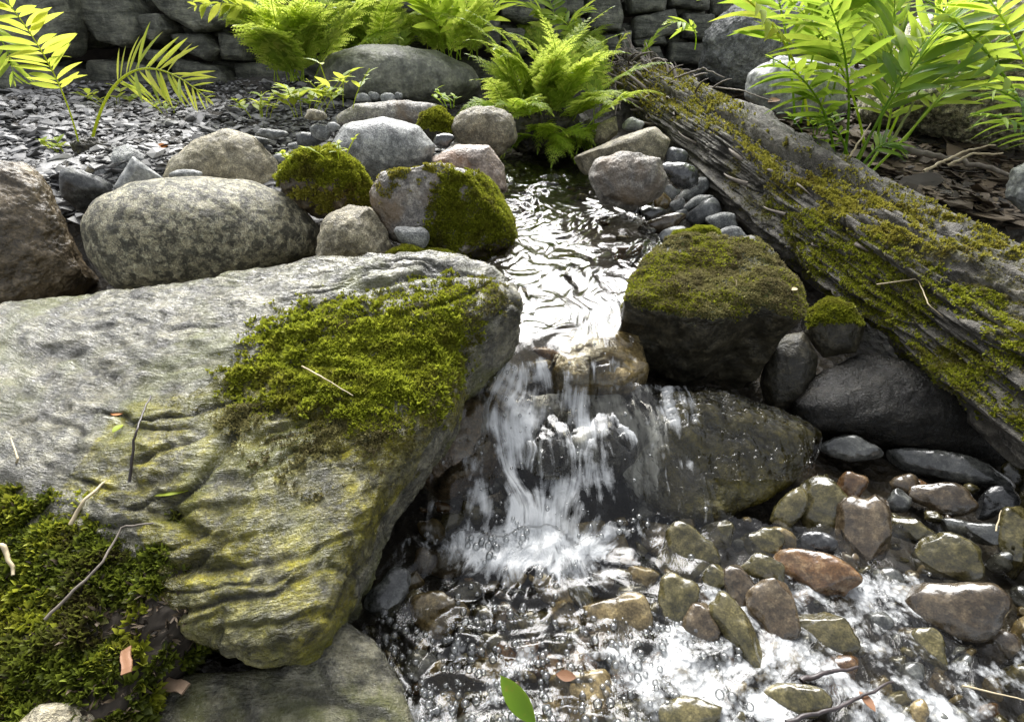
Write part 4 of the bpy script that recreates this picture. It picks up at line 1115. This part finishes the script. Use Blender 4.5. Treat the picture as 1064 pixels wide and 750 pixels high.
# ------------------------------------------------------------------ gravel and litter
def chips_stuff(name, label, cat, mat, n, region, zoff, size, flat, seed, cat_kind='stuff'):
    rng = np.random.RandomState(seed)
    pxs = rng.uniform(region[0], region[2], n * 3); pys = rng.uniform(region[1], region[3], n * 3)
    P0 = np.array([at_z(a, b, .37) for a, b in zip(pxs, pys)])
    z = ground_z(P0[:, 0], P0[:, 1])
    # two refinement passes onto the real ground
    for _ in range(9):
        P0 = np.array([at_z(a, b, min(zz, .5)) for a, b, zz in zip(pxs, pys, z)])
        z = .6 * z + .4 * ground_z(P0[:, 0], P0[:, 1])
    z = ground_z(P0[:, 0], P0[:, 1])
    ok = (P0[:, 1] < 2.9) & (P0[:, 1] > .2) & (z > .2)
    P0 = P0[ok][:n]; z = z[ok][:n]
    n = len(P0)
    d, f = ico(1)
    sz = size * (.35 + 1.1 * rng.rand(n) ** 2 + 1.6 * (rng.rand(n) > .94))
    A = rng.uniform(0, 6.28, n)
    sx, sy, szz = sz * rng.uniform(.7, 1.5, n), sz * rng.uniform(.6, 1, n), sz * flat * rng.uniform(.5, 1.2, n)
    q = d[None] * (1 + .25 * rng.normal(size=(n, len(d), 1)))
    lx, ly, lz = q[..., 0] * sx[:, None], q[..., 1] * sy[:, None], q[..., 2] * szz[:, None]
    tx, ty = rng.normal(size=n) * .25, rng.normal(size=n) * .25
    x = np.cos(A)[:, None] * lx - np.sin(A)[:, None] * ly
    y = np.sin(A)[:, None] * lx + np.cos(A)[:, None] * ly
    zz = lz + x * tx[:, None] + y * ty[:, None]
    v = np.stack([x + P0[:, 0:1], y + P0[:, 1:2], zz + (z + zoff)[:, None]], -1).reshape(-1, 3)
    ff = (f[None] + np.arange(n)[:, None, None] * len(d)).reshape(-1, 3)
    o = mesh_obj(name, v, ff, mat, origin=(0, 0, 0), smooth=False)
    tag(o, label, cat, kind='stuff')
chips_stuff('gravel', 'grey gravel and slate chips covering the left bank', 'gravel', M['gravel'], 13000, (-60, 84, 470, 235), .004, .0105, .34, 2)
chips_stuff('leaf_litter', 'brown leaf litter and bark bits behind the log', 'litter', M['litter'], 3500, (760, 60, 1080, 240), .005, .016, .18, 3)

# ------------------------------------------------------------------ plants
def bez(p0, p1, p2, n):
    t = np.linspace(0, 1, n)[:, None]
    return (1 - t) ** 2 * p0 + 2 * t * (1 - t) * p1 + t * t * p2

def blade(mb, p, d, nrm, l, w_, droop=.15, seg=4, fold=.15, shape=1.0):
    d = d / (np.linalg.norm(d) + 1e-9)
    s = np.cross(d, nrm); s /= (np.linalg.norm(s) + 1e-9)
    nn = np.cross(s, d)
    t = np.linspace(0, 1, seg + 1)
    wt = np.sin(np.pi * t ** shape) ** .8 * w_ * .5
    wt[0] = w_ * .06; wt[-1] = 0
    c = p + d * (t * l)[:, None] - nn * (droop * l * t * t)[:, None]
    a = c + s * wt[:, None] + nn * (fold * wt)[:, None]
    b = c - s * wt[:, None] + nn * (fold * wt)[:, None]
    v = np.concatenate([a, c, b]); n = seg + 1
    f = [(i, i + 1, n + i + 1, n + i) for i in range(seg)] + [(n + i, n + i + 1, 2 * n + i + 1, 2 * n + i) for i in range(seg)]
    mb.add(v, f)

def frond(root, p0, p1, p2, pairs, plen, kind, mat, rng, stemmat=None, bare=.15, pw=.22, rach=.0022, side=None, droop=.2):
    """one fern frond: rachis with pinnae; kind 'fine' carries pinnules on every pinna"""
    p0, p1, p2 = map(np.asarray, (p0, p1, p2))
    S_ = bez(p0, p1, p2, 40)
    mb = MB()
    mb.tube(S_, np.linspace(rach, rach * .3, 40), 5)
    T = np.gradient(S_, axis=0); T /= np.linalg.norm(T, axis=1)[:, None]
    roll = rng.uniform(-.4, .4)
    for k in range(pairs):
        t = bare + (1 - bare) * (k + .5) / pairs
        i = min(39, int(t * 39))
        tt = (k + .5) / pairs
        prof = (min(1, .55 + tt * 2.0) * (1 - tt) ** .75 + .05) if kind != 'broad' else (min(1, .7 + tt) * (1 - tt ** 3) ** .8 + .1)
        l = plen * prof
        s = np.cross(T[i], side if side is not None else np.array([0, 0, 1.]))
        if np.linalg.norm(s) < .2: s = np.array([1., 0, 0])
        s /= np.linalg.norm(s)
        nn = np.cross(s, T[i])
        s = s * math.cos(roll) + nn * math.sin(roll); nn = np.cross(s, T[i])
        if nn[2] < 0: nn = -nn
        for sg in (-1, 1):
            d = sg * s * math.cos(.45 + .5 * tt) + T[i] * math.sin(.45 + .5 * tt) + nn * rng.uniform(-.05, .15)
            d = d + rng.normal(size=3) * (.07 if kind == 'fine' else .16)
            d /= np.linalg.norm(d)
            ll = l * rng.uniform(.88, 1.1)
            if kind == 'fine':
                m = max(4, int(ll / (plen * .085)))
                s2 = np.cross(d, nn); s2 /= np.linalg.norm(s2)
                for q in range(m):
                    u = (q + .5) / m
                    pp = S_[i] + d * ll * u - np.array([0, 0, 1]) * droop * ll * u * u
                    pl_ = ll * .30 * (1 - u) ** .7 + ll * .04
                    for s3 in (-1, 1):
                        blade(mb, pp, s3 * s2 * .85 + d * .55 + nn * rng.uniform(-.1, .1), nn, pl_, pl_ * .52, .1, 2)
                blade(mb, S_[i], d, nn, ll, ll * .07, droop, 3)
            else:
                blade(mb, S_[i], d, nn + rng.normal(size=3) * .22, ll, ll * pw * rng.uniform(.8, 1.1), droop * rng.uniform(.5, 2), 6, .25, .85)
    blade(mb, S_[-2], T[-1], np.array([0, -.3, 1.]), plen * .25, plen * .08, .1, 3)
    return mb.build('frond', mat, root)

def clump(name, label, base, n, L, plen, pairs, kind, mat, seed, spread=1.0, el=(35, 80), az=(0, 360), cat='fern', droop=.35, group=None, pw=.22, bare=.12):
    rng = np.random.RandomState(seed)
    root = thing(name, base, label, cat, group)
    for k in range(n):
        a = R(rng.uniform(*az)); e = R(rng.uniform(*el)); l = L * rng.uniform(.65, 1.1)
        d = np.array([math.cos(a) * math.cos(e), math.sin(a) * math.cos(e), math.sin(e)])
        b0 = np.asarray(base) + np.array([rng.normal() * .03, rng.normal() * .03, 0]) * spread
        p1 = b0 + d * l * .6
        h = np.array([d[0], d[1], 0]); h /= np.linalg.norm(h) + 1e-6
        p2 = p1 + h * l * .38 + np.array([0, 0, l * (.35 * math.sin(e) - droop * rng.uniform(.4, 1.2))])
        frond(root, b0, p1, p2, pairs, plen * rng.uniform(.8, 1.1), kind, mat, rng, bare=bare, pw=pw)
    return root

clump('fern', 'bright yellow-green bushy fern left of the long smooth boulder', at_y(306, 84, 2.12), 22, .50, .13, 18, 'fine', M['fernlime'], 21, el=(50, 85))
clump('fern', 'feathery green ferns massed behind the long smooth boulder', at_y(385, 62, 2.6), 22, .42, .12, 15, 'fine', M['fern'], 22, spread=3, el=(40, 85))
clump('fern', 'dense lady fern clump arching over the head of the stream', at_y(562, 126, 1.98), 40, .42, .085, 18, 'fine', M['fernlime'], 23, spread=2.2, el=(35, 88), droop=.38)
clump('fern', 'low fern fronds hanging over dark roots at the streamhead', at_y(575, 140, 1.9), 16, .2, .07, 13, 'fine', M['fern'], 27, spread=2.5, el=(5, 50), az=(190, 350), droop=.7)
stone('root_mass', 'roots', 'dark tangle of roots below the lady fern clump', [(505, 150), (520, 120), (570, 112), (612, 122), (628, 150), (570, 162)], M['mossrock'], Y=1.98, lvl=6, lump=.25, mid=.2, fine=.05)
clump('fern', 'pale small fern hanging at the streamhead left of the clump', at_y(540, 118, 1.8), 8, .16, .055, 11, 'fine', M['fern'], 24, el=(10, 60), az=(180, 330), droop=.6)
clump('fern', 'upright broad leaflet fern before the wall at top centre', at_y(478, 62, 2.45), 7, .42, .11, 10, 'broad', M['fern'], 25, el=(60, 88), pw=.24, bare=.25, droop=.25)
clump('fern', 'single broad leaflet fern rising in front of the wall gap', at_y(578, 60, 2.45), 4, .30, .10, 8, 'broad', M['fern'], 26, el=(65, 88), pw=.24, bare=.35)
def single(name, label, pts, pairs, plen, kind, mat, seed, **kw):
    root = thing(name, pts[0], label, 'fern')
    frond(root, *pts, pairs, plen, kind, mat, np.random.RandomState(seed), **kw)
    return root
single('fern', 'yellow frond with wide leaflets drooping into the top left corner', (at_y(82, 150, 1.45), at_y(62, 60, 1.40), at_y(-20, -30, 1.2)), 19, .08, 'broad', M['fernyellow'], 31, pw=.19, bare=.35, droop=.15)
clump('fern', 'loose bright ferns along the wall foot at top centre', at_y(445, 62, 2.62), 16, .44, .10, 17, 'fine', M['fernlime'], 28, spread=5, el=(55, 88))
clump('fern', 'small ferns at the wall foot beside the log end', at_y(600, 70, 2.6), 9, .28, .08, 15, 'fine', M['fern'], 29, spread=3, el=(45, 85))
rt1 = single('fern', 'arching half opened frond with pale ribs on left bank', (at_y(95, 148, 1.5), at_y(123, 17, 1.5), at_y(218, 105, 1.42)), 17, .11, 'broad', M['fernyellow'], 32, pw=.09, bare=.35, rach=.004, droop=.1, side=np.array([.0, -1, .35]))
single('fern', 'pale drooping frond hanging over left wall at top', (at_y(-20, 20, 1.7), at_y(10, 40, 1.7), at_y(15, 85, 1.65)), 10, .08, 'broad', M['fern'], 33, pw=.2)
single('fern', 'leafy yellow frond reaching left from the bushy fern', (at_y(300, 40, 2.1), at_y(260, -10, 2.05), at_y(198, 8, 2.0)), 10, .10, 'broad', M['fernyellow'], 34, pw=.3, bare=.3)
single('fern', 'thin small fern frond before the rough grey boulder', (at_y(722, 52, 1.9), at_y(730, 15, 1.9), at_y(690, 25, 1.85)), 8, .06, 'broad', M['fern'], 35, pw=.25, bare=.3)
single('fern', 'curled pale fern tip beside the log end', (at_y(634, 72, 2.3), at_y(640, 40, 2.3), at_y(655, 34, 2.3)), 14, .035, 'broad', M['fernyellow'], 36, pw=.3)

# tall leafy plant on the right
def leafy(name, label, stems, seed, cat='plant'):
    rng = np.random.RandomState(seed)
    root = thing(name, stems[0][0], label, cat)
    for p0, p1, p2, pairs, pl_, mt in stems:
        frond(root, p0, p1, p2, pairs + 5, pl_ * .68, 'broad', M[mt], rng, pw=rng.uniform(.13, .185), bare=.42, rach=.004, droop=.3)
    return root
def tri(a, b, c, Y0, Y1=None, Y2=None):
    Y1 = Y1 or Y0; Y2 = Y2 or Y1
    return at_y(*a, Y0), at_y(*b, Y1), at_y(*c, Y2)
leafy('leafy_plant', 'tall leafy plant with many broad leaflets behind the log', [
    (*tri((826, 128), (822, 20), (790, -60), 1.75, 1.7, 1.6), 8, .22, 'leaf'),
    (*tri((832, 128), (845, 10), (900, -50), 1.72, 1.7, 1.6), 9, .22, 'leaf'),
    (*tri((872, 190), (900, 70), (850, -20), 1.42, 1.4, 1.3), 9, .19, 'leaf'),
    (*tri((876, 192), (945, 60), (1010, 0), 1.42, 1.4, 1.35), 10, .2, 'leaf'),
    (*tri((880, 194), (925, 90), (970, 30), 1.4, 1.4, 1.5), 9, .18, 'leaf'),
    (*tri((868, 190), (870, 90), (800, 60), 1.44, 1.4, 1.3), 9, .15, 'leaf'),
    (*tri((884, 194), (960, 120), (900, 10), 1.4, 1.5, 1.6), 9, .18, 'fern'),
    (*tri((840, 130), (830, 0), (700, -40), 1.7, 1.55, 1.4), 11, .16, 'fernyellow'),
    (*tri((890, 194), (990, 100), (1040, 0), 1.4, 1.5, 1.55), 9, .18, 'fern')], 41)
leafy('leafy_plant', 'overhanging plant with large leaves at the top right corner', [
    (*tri((1090, 190), (1060, 60), (960, 0), 1.3, 1.3, 1.25), 8, .18, 'leaf'),
    (*tri((1095, 190), (1080, 50), (1010, -20), 1.35, 1.3, 1.2), 8, .18, 'fern'),
    (*tri((1100, 195), (1090, 100), (1020, 90), 1.15, 1.15, 1.1), 6, .10, 'leaf'),
    (*tri((1100, 200), (1090, 120), (1010, 118), 1.15, 1.1, 1.05), 6, .09, 'leaf')], 42)
leafy('leafy_plant', 'dense leafy stems filling the gap before the rough boulders', [
    (*tri((850, 128), (860, 60), (930, -30), 1.8, 1.8, 1.9), 10, .21, 'fern'),
    (*tri((856, 128), (880, 60), (880, -40), 1.85, 1.8, 1.8), 10, .22, 'leaf'),
    (*tri((905, 170), (930, 70), (930, -20), 1.6, 1.6, 1.7), 10, .22, 'leaf'),
    (*tri((910, 172), (960, 60), (1000, -30), 1.6, 1.6, 1.6), 10, .22, 'fern'),
    (*tri((915, 172), (985, 90), (1060, 20), 1.6, 1.6, 1.6), 10, .20, 'leaf'),
    (*tri((900, 170), (890, 60), (820, 0), 1.6, 1.55, 1.45), 10, .20, 'fern'),
    (*tri((920, 172), (1010, 60), (1000, 20), 1.6, 1.7, 1.8), 10, .20, 'leaf')], 44)
leafy('leafy_plant', 'low dark green plant at the foot of tall leafy stems', [
    (*tri((885, 188), (880, 130), (850, 120), 1.38), 6, .10, 'leaf'), (*tri((888, 188), (910, 140), (935, 150), 1.36), 6, .09, 'leaf'), (*tri((880, 188), (860, 140), (830, 150), 1.38), 6, .09, 'leaf')], 43)

# seedlings on the left bank
def seedling(label, px, py, Y, h, n, l, mat, seed, name='seedling'):
    rng = np.random.RandomState(seed)
    b = at_y(px, py, Y)
    root = thing(name, b, label, 'seedling', 'yellow-green seedlings on the banks')
    for q in range(n):
        mb = MB()
        o = np.array([rng.normal() * .5 * h, rng.normal() * .3 * h, 0])
        tp = b + o * 1.5 + np.array([0, 0, h * rng.uniform(.5, 1.1)])
        st = bez(b + o * .6, b + o * .8 + [0, 0, h * .4], tp, 8)
        mb.tube(st, .0012, 4)
        for e in range(5):
            a = rng.uniform(0, 6.28)
            i = rng.randint(3, 8)
            blade(mb, st[i], np.array([math.cos(a), math.sin(a), rng.uniform(.1, .9)]), np.array([0, 0, 1.]), l * rng.uniform(.6, 1.1), l * .42, .2, 4)
        mb.build('sprout', mat, root)
seedling('largest yellow-green seedling group above the flat pinkish slab', 312, 122, 1.62, .10, 9, .06, M['fernyellow'], 51)
seedling('yellow-green seedlings left of the largest group', 270, 122, 1.66, .07, 7, .04, M['fernyellow'], 52)
seedling('reddish stemmed yellow seedling by the pinkish slab end', 352, 112, 1.66, .11, 4, .045, M['fernyellow'], 53)
seedling('small yellow seedling on top of the mossy clod', 350, 165, 1.14, .04, 3, .022, M['fernyellow'], 54)
seedling('pale seedling on the gravel left of arching frond', 68, 158, 1.42, .035, 4, .032, M['fernyellow'], 55)
seedling('pale small sprout right of the mossy clod', 306, 172, 1.12, .03, 2, .022, M['fernyellow'], 56)
seedling('tiny green sprout on the gravel before the wall', 175, 118, 1.8, .04, 4, .03, M['fernyellow'], 57)
seedling('green seedlings under the arching frond', 120, 112, 2.0, .06, 6, .045, M['fernyellow'], 58)
seedling('moss green sprout beside the brown-grey blocky rock', 470, 112, 1.75, .05, 5, .03, M['fern'], 59)
seedling('small leafy sprout behind the gold mossed log top', 850, 140, 1.55, .06, 6, .04, M['leaf'], 60)

# fern root stub with black hairs
q = stone('fern_stump', 'fern root', 'black fern rootstock at the foot of the arching frond', (92, 154, 18, 11, 0), M['mossrock'], Y=1.47, lvl=5, lump=.3, mid=.2)

# ------------------------------------------------------------------ fallen bits
def twig(label, pts, r, mat, name='twig', cat='twig', seed=0, group=None):
    rng = np.random.RandomState(seed)
    pts = np.array(pts, float)
    L = np.r_[0, np.cumsum(np.linalg.norm(np.diff(pts, axis=0), axis=1))]
    s = np.linspace(0, L[-1], 24)
    C = np.stack([np.interp(s, L, pts[:, c]) for c in range(3)], 1)
    C += np.stack([fbm(P3(s * 60, seed, c), 2) for c in range(3)], 1) * r * 1.2
    mb = MB(); mb.tube(C, np.linspace(r, r * .45, 24), 6)
    return tag(mb.build(name, mat), label, cat, group)
twig('long grey branch lying across litter at the right edge', [at_y(925, 152, 1.5), at_y(1000, 168, 1.42), at_y(1080, 188, 1.3)], .010, M['twig'], 'branch', 'branch', 1)
twig('pale dry stick crossing above the grey branch', [at_y(960, 178, 1.4), at_y(1000, 158, 1.42), at_y(1035, 150, 1.4)], .004, M['straw'], 'stick', 'stick', 2)
twig('second pale dry stick below the first one', [at_y(985, 172, 1.4), at_y(1010, 160, 1.38), at_y(1040, 160, 1.36)], .004, M['straw'], 'stick', 'stick', 3)
twig('thin upright stalk leaning behind the log', [at_y(925, 150, 1.45), at_y(945, 115, 1.45), at_y(965, 75, 1.45)], .004, M['stem'], 'stalk', 'stalk', 4)
twig('thin stalk crossing in front of leafy stems', [at_y(877, 172, 1.3), at_y(905, 128, 1.35)], .003, M['straw'], 'stalk', 'stalk', 5)
twig('dark twig with knobbly end floating on the froth', [at_z(832, 707, .006), at_z(860, 698, .010), at_z(892, 692, .008)], .0032, M['darktwig'], seed=6)
twig('longer dark twig crossing froth at the bottom edge', [at_z(816, 750, .008), at_z(870, 735, .012), at_z(928, 708, .012)], .0026, M['darktwig'], seed=7)
twig('thin straw lying on froth at the lower right', [at_z(1000, 712, .010), at_z(1070, 728, .010)], .0012, M['straw'], 'straw', 'straw', 8)
twig('thin straw upright between stones at the right edge', [at_z(1035, 552, .03), at_z(1040, 530, .04)], .0012, M['straw'], 'straw', 'straw', 9)
def on(r, px, py, off=.004):
    """the point of a stone's surface seen at a pixel"""
    x, y = pix(r['P']); d = np.hypot(x - px, y - py) - 200 * 0
    fr = ((CAM - r['P']) * r['n']).sum(1) > 0
    d = np.where(fr, d, 1e9)
    i = d.argmin()
    return r['P'][i] + r['n'][i] * off
twig('long thin twig bent across the feathery moss bank', [on(mm, 58, 648, .012), on(mm, 100, 600, .022), on(mm, 130, 560, .02), on(big, 165, 545, .02)], .0016, M['twig'], seed=10)
twig('short dark red stem standing on the huge slab', [on(big, 135, 500, .003), on(big, 150, 462, .03), on(big, 158, 438, .03)], .0016, M['darktwig'], seed=11)
twig('pale curved root at the left edge of the moss bank', [on(mm, -5, 572, .01), on(mm, 12, 582, .02), on(mm, 20, 600, .012)], .003, M['straw'], 'root', 'root', 12)
twig('pale twig at the top of the moss bank', [on(mm, 74, 552, .01), on(mm, 100, 525, .02), on(mm, 125, 500, .02)], .002, M['straw'], seed=13)
twig('white thread of straw at left above the moss bank', [on(mm, 20, 500, .01), on(big, 26, 478, .01), on(big, 18, 460, .008)], .0014, M['straw'], 'straw', 'straw', 14)
twig('white straw lying on the bright moss patch', [on(big, 312, 390, .012), on(big, 340, 398, .014), on(big, 368, 408, .012)], .0011, M['straw'], 'straw', 'straw', 15)
twig('long curved straw lying on the mossy log', [on(lt, 918, 292, .012), on(lt, 950, 300, .02), on(lt, 975, 322, .02), on(lt, 995, 350, .012)], .0014, M['straw'], 'straw', 'straw', 16)
twig('pale bent twig on the gold mossed log top', [on(lt, 740, 95, .02), on(lt, 775, 97, .03), on(lt, 800, 112, .02)], .003, M['twig'], seed=17)
twig('grey twig sticking out of the broken log end', [on(lt, 700, 85, .01), on(lt, 735, 82, .05), on(lt, 745, 92, .04)], .004, M['twig'], seed=18)

def leaf_obj(label, p, d, nrm, l, w_, mat, name='leaf', cat='leaf', droop=.1):
    mb = MB(); blade(mb, np.asarray(p), np.asarray(d, float), np.asarray(nrm, float), l, w_, droop, 8, .25)
    v = np.concatenate(mb.v); f = np.concatenate(mb.f)
    nrm = np.asarray(nrm, float); nrm /= np.linalg.norm(nrm)
    m = len(v); v = np.concatenate([v, v - nrm * .0006]); f = np.concatenate([f, f[:, ::-1] + m])
    return tag(mesh_obj(name, v, f, mat), label, cat)
leaf_obj('fresh green leaf standing in bubbles at the bottom', at_z(556, 752, .012), at_z(519, 702, .04) - at_z(556, 752, .012), (-.2, -.5, 1), .055, .022, M['leaf'])
leaf_obj('bright green leaf lying at the top of the moss bank', on(mm, 150, 520, .02), (1, .35, .1), (0, -.3, 1), .06, .022, M['fernyellow'])
leaf_obj('small orange leaf scrap on the huge slab', on(big, 116, 432, .003), (1, .2, .1), (0, -.3, 1), .016, .009, M['orangeleaf'])
leaf_obj('tiny yellow-green leaf beside the orange scrap', on(big, 127, 444, .003), (-.2, -1, .1), (0, -.3, 1), .014, .008, M['fernyellow'])
leaf_obj('orange dead leaf on the gravel behind the pale stones', at_y(160, 155, 1.42), (1, .3, .3), (0, -.6, 1), .035, .022, M['orangeleaf'])
leaf_obj('reddish brown dead leaf at the left edge on moss', on(mm, 5, 500, .015), (1, .3, .2), (0, -.4, 1), .03, .02, M['deadleaf'])
leaf_obj('brown dead leaf caught among bubbles in the pool', at_z(578, 700, .012), (1, -.3, .3), (0, -.4, 1), .022, .011, M['deadleaf'])
leaf_obj('small brown leaf sitting on the black mossy log edge', on(lt, 800, 106, .015), (1, .3, .2), (0, -.4, 1), .04, .022, M['deadleaf'])
leaf_obj('pale leaf fragment on the mossy block top', on(blk, 820, 303, .008), (1, .6, .1), (0, -.2, 1), .014, .008, M['straw'])
leaf_obj('narrow pale leaf fragment standing on mossy block', on(blk, 762, 300, .006), (.3, 1, .6), (1, -.2, .3), .016, .006, M['straw'])
leaf_obj('brown leaf floating in froth by the dark twig', at_z(893, 718, .008), (.3, -1, .1), (0, 0, 1), .02, .010, M['deadleaf'])

def chip_obj(label, p, d, l, w_, th, mat):
    d = np.asarray(d, float); d /= np.linalg.norm(d)
    b = bmesh.new()
    bmesh.ops.create_cube(b, size=1)
    for v in b.verts: v.co = (v.co.x * l * (1 + .1 * v.co.y), v.co.y * w_, v.co.z * th + .1 * l * v.co.x * v.co.x * 0)
    bmesh.ops.subdivide_edges(b, edges=b.edges[:], cuts=4, use_grid_fill=True)
    for v in b.verts:
        v.co.z += .18 * w_ * math.sin(v.co.x / l * 3) + .05 * w_ * math.sin(v.co.y / w_ * 5)
        v.co.y += .08 * w_ * math.sin(v.co.x / l * 9)
    q = Vector(d).to_track_quat('X', 'Z').to_matrix()
    me = bpy.data.meshes.new('wood_chip')
    b.to_mesh(me); b.free(); me.materials.append(mat)
    o = bpy.data.objects.new('wood_chip', me); COL.objects.link(o)
    o.location = p; o.rotation_euler = q.to_euler()
    return tag(o, label, 'wood chip')
chip_obj('pale curled wood chip on the slab below the moss bank', on(mm, 168, 712, .014) if False else at_z(182, 712, .075), (1, -.25, .05), .028, .010, .0025, M['chip'])
chip_obj('rust brown wood chip standing in the moss bank', on(mm, 128, 685, .012), (.6, -1, -.4), .022, .008, .0025, M['deadleaf'])
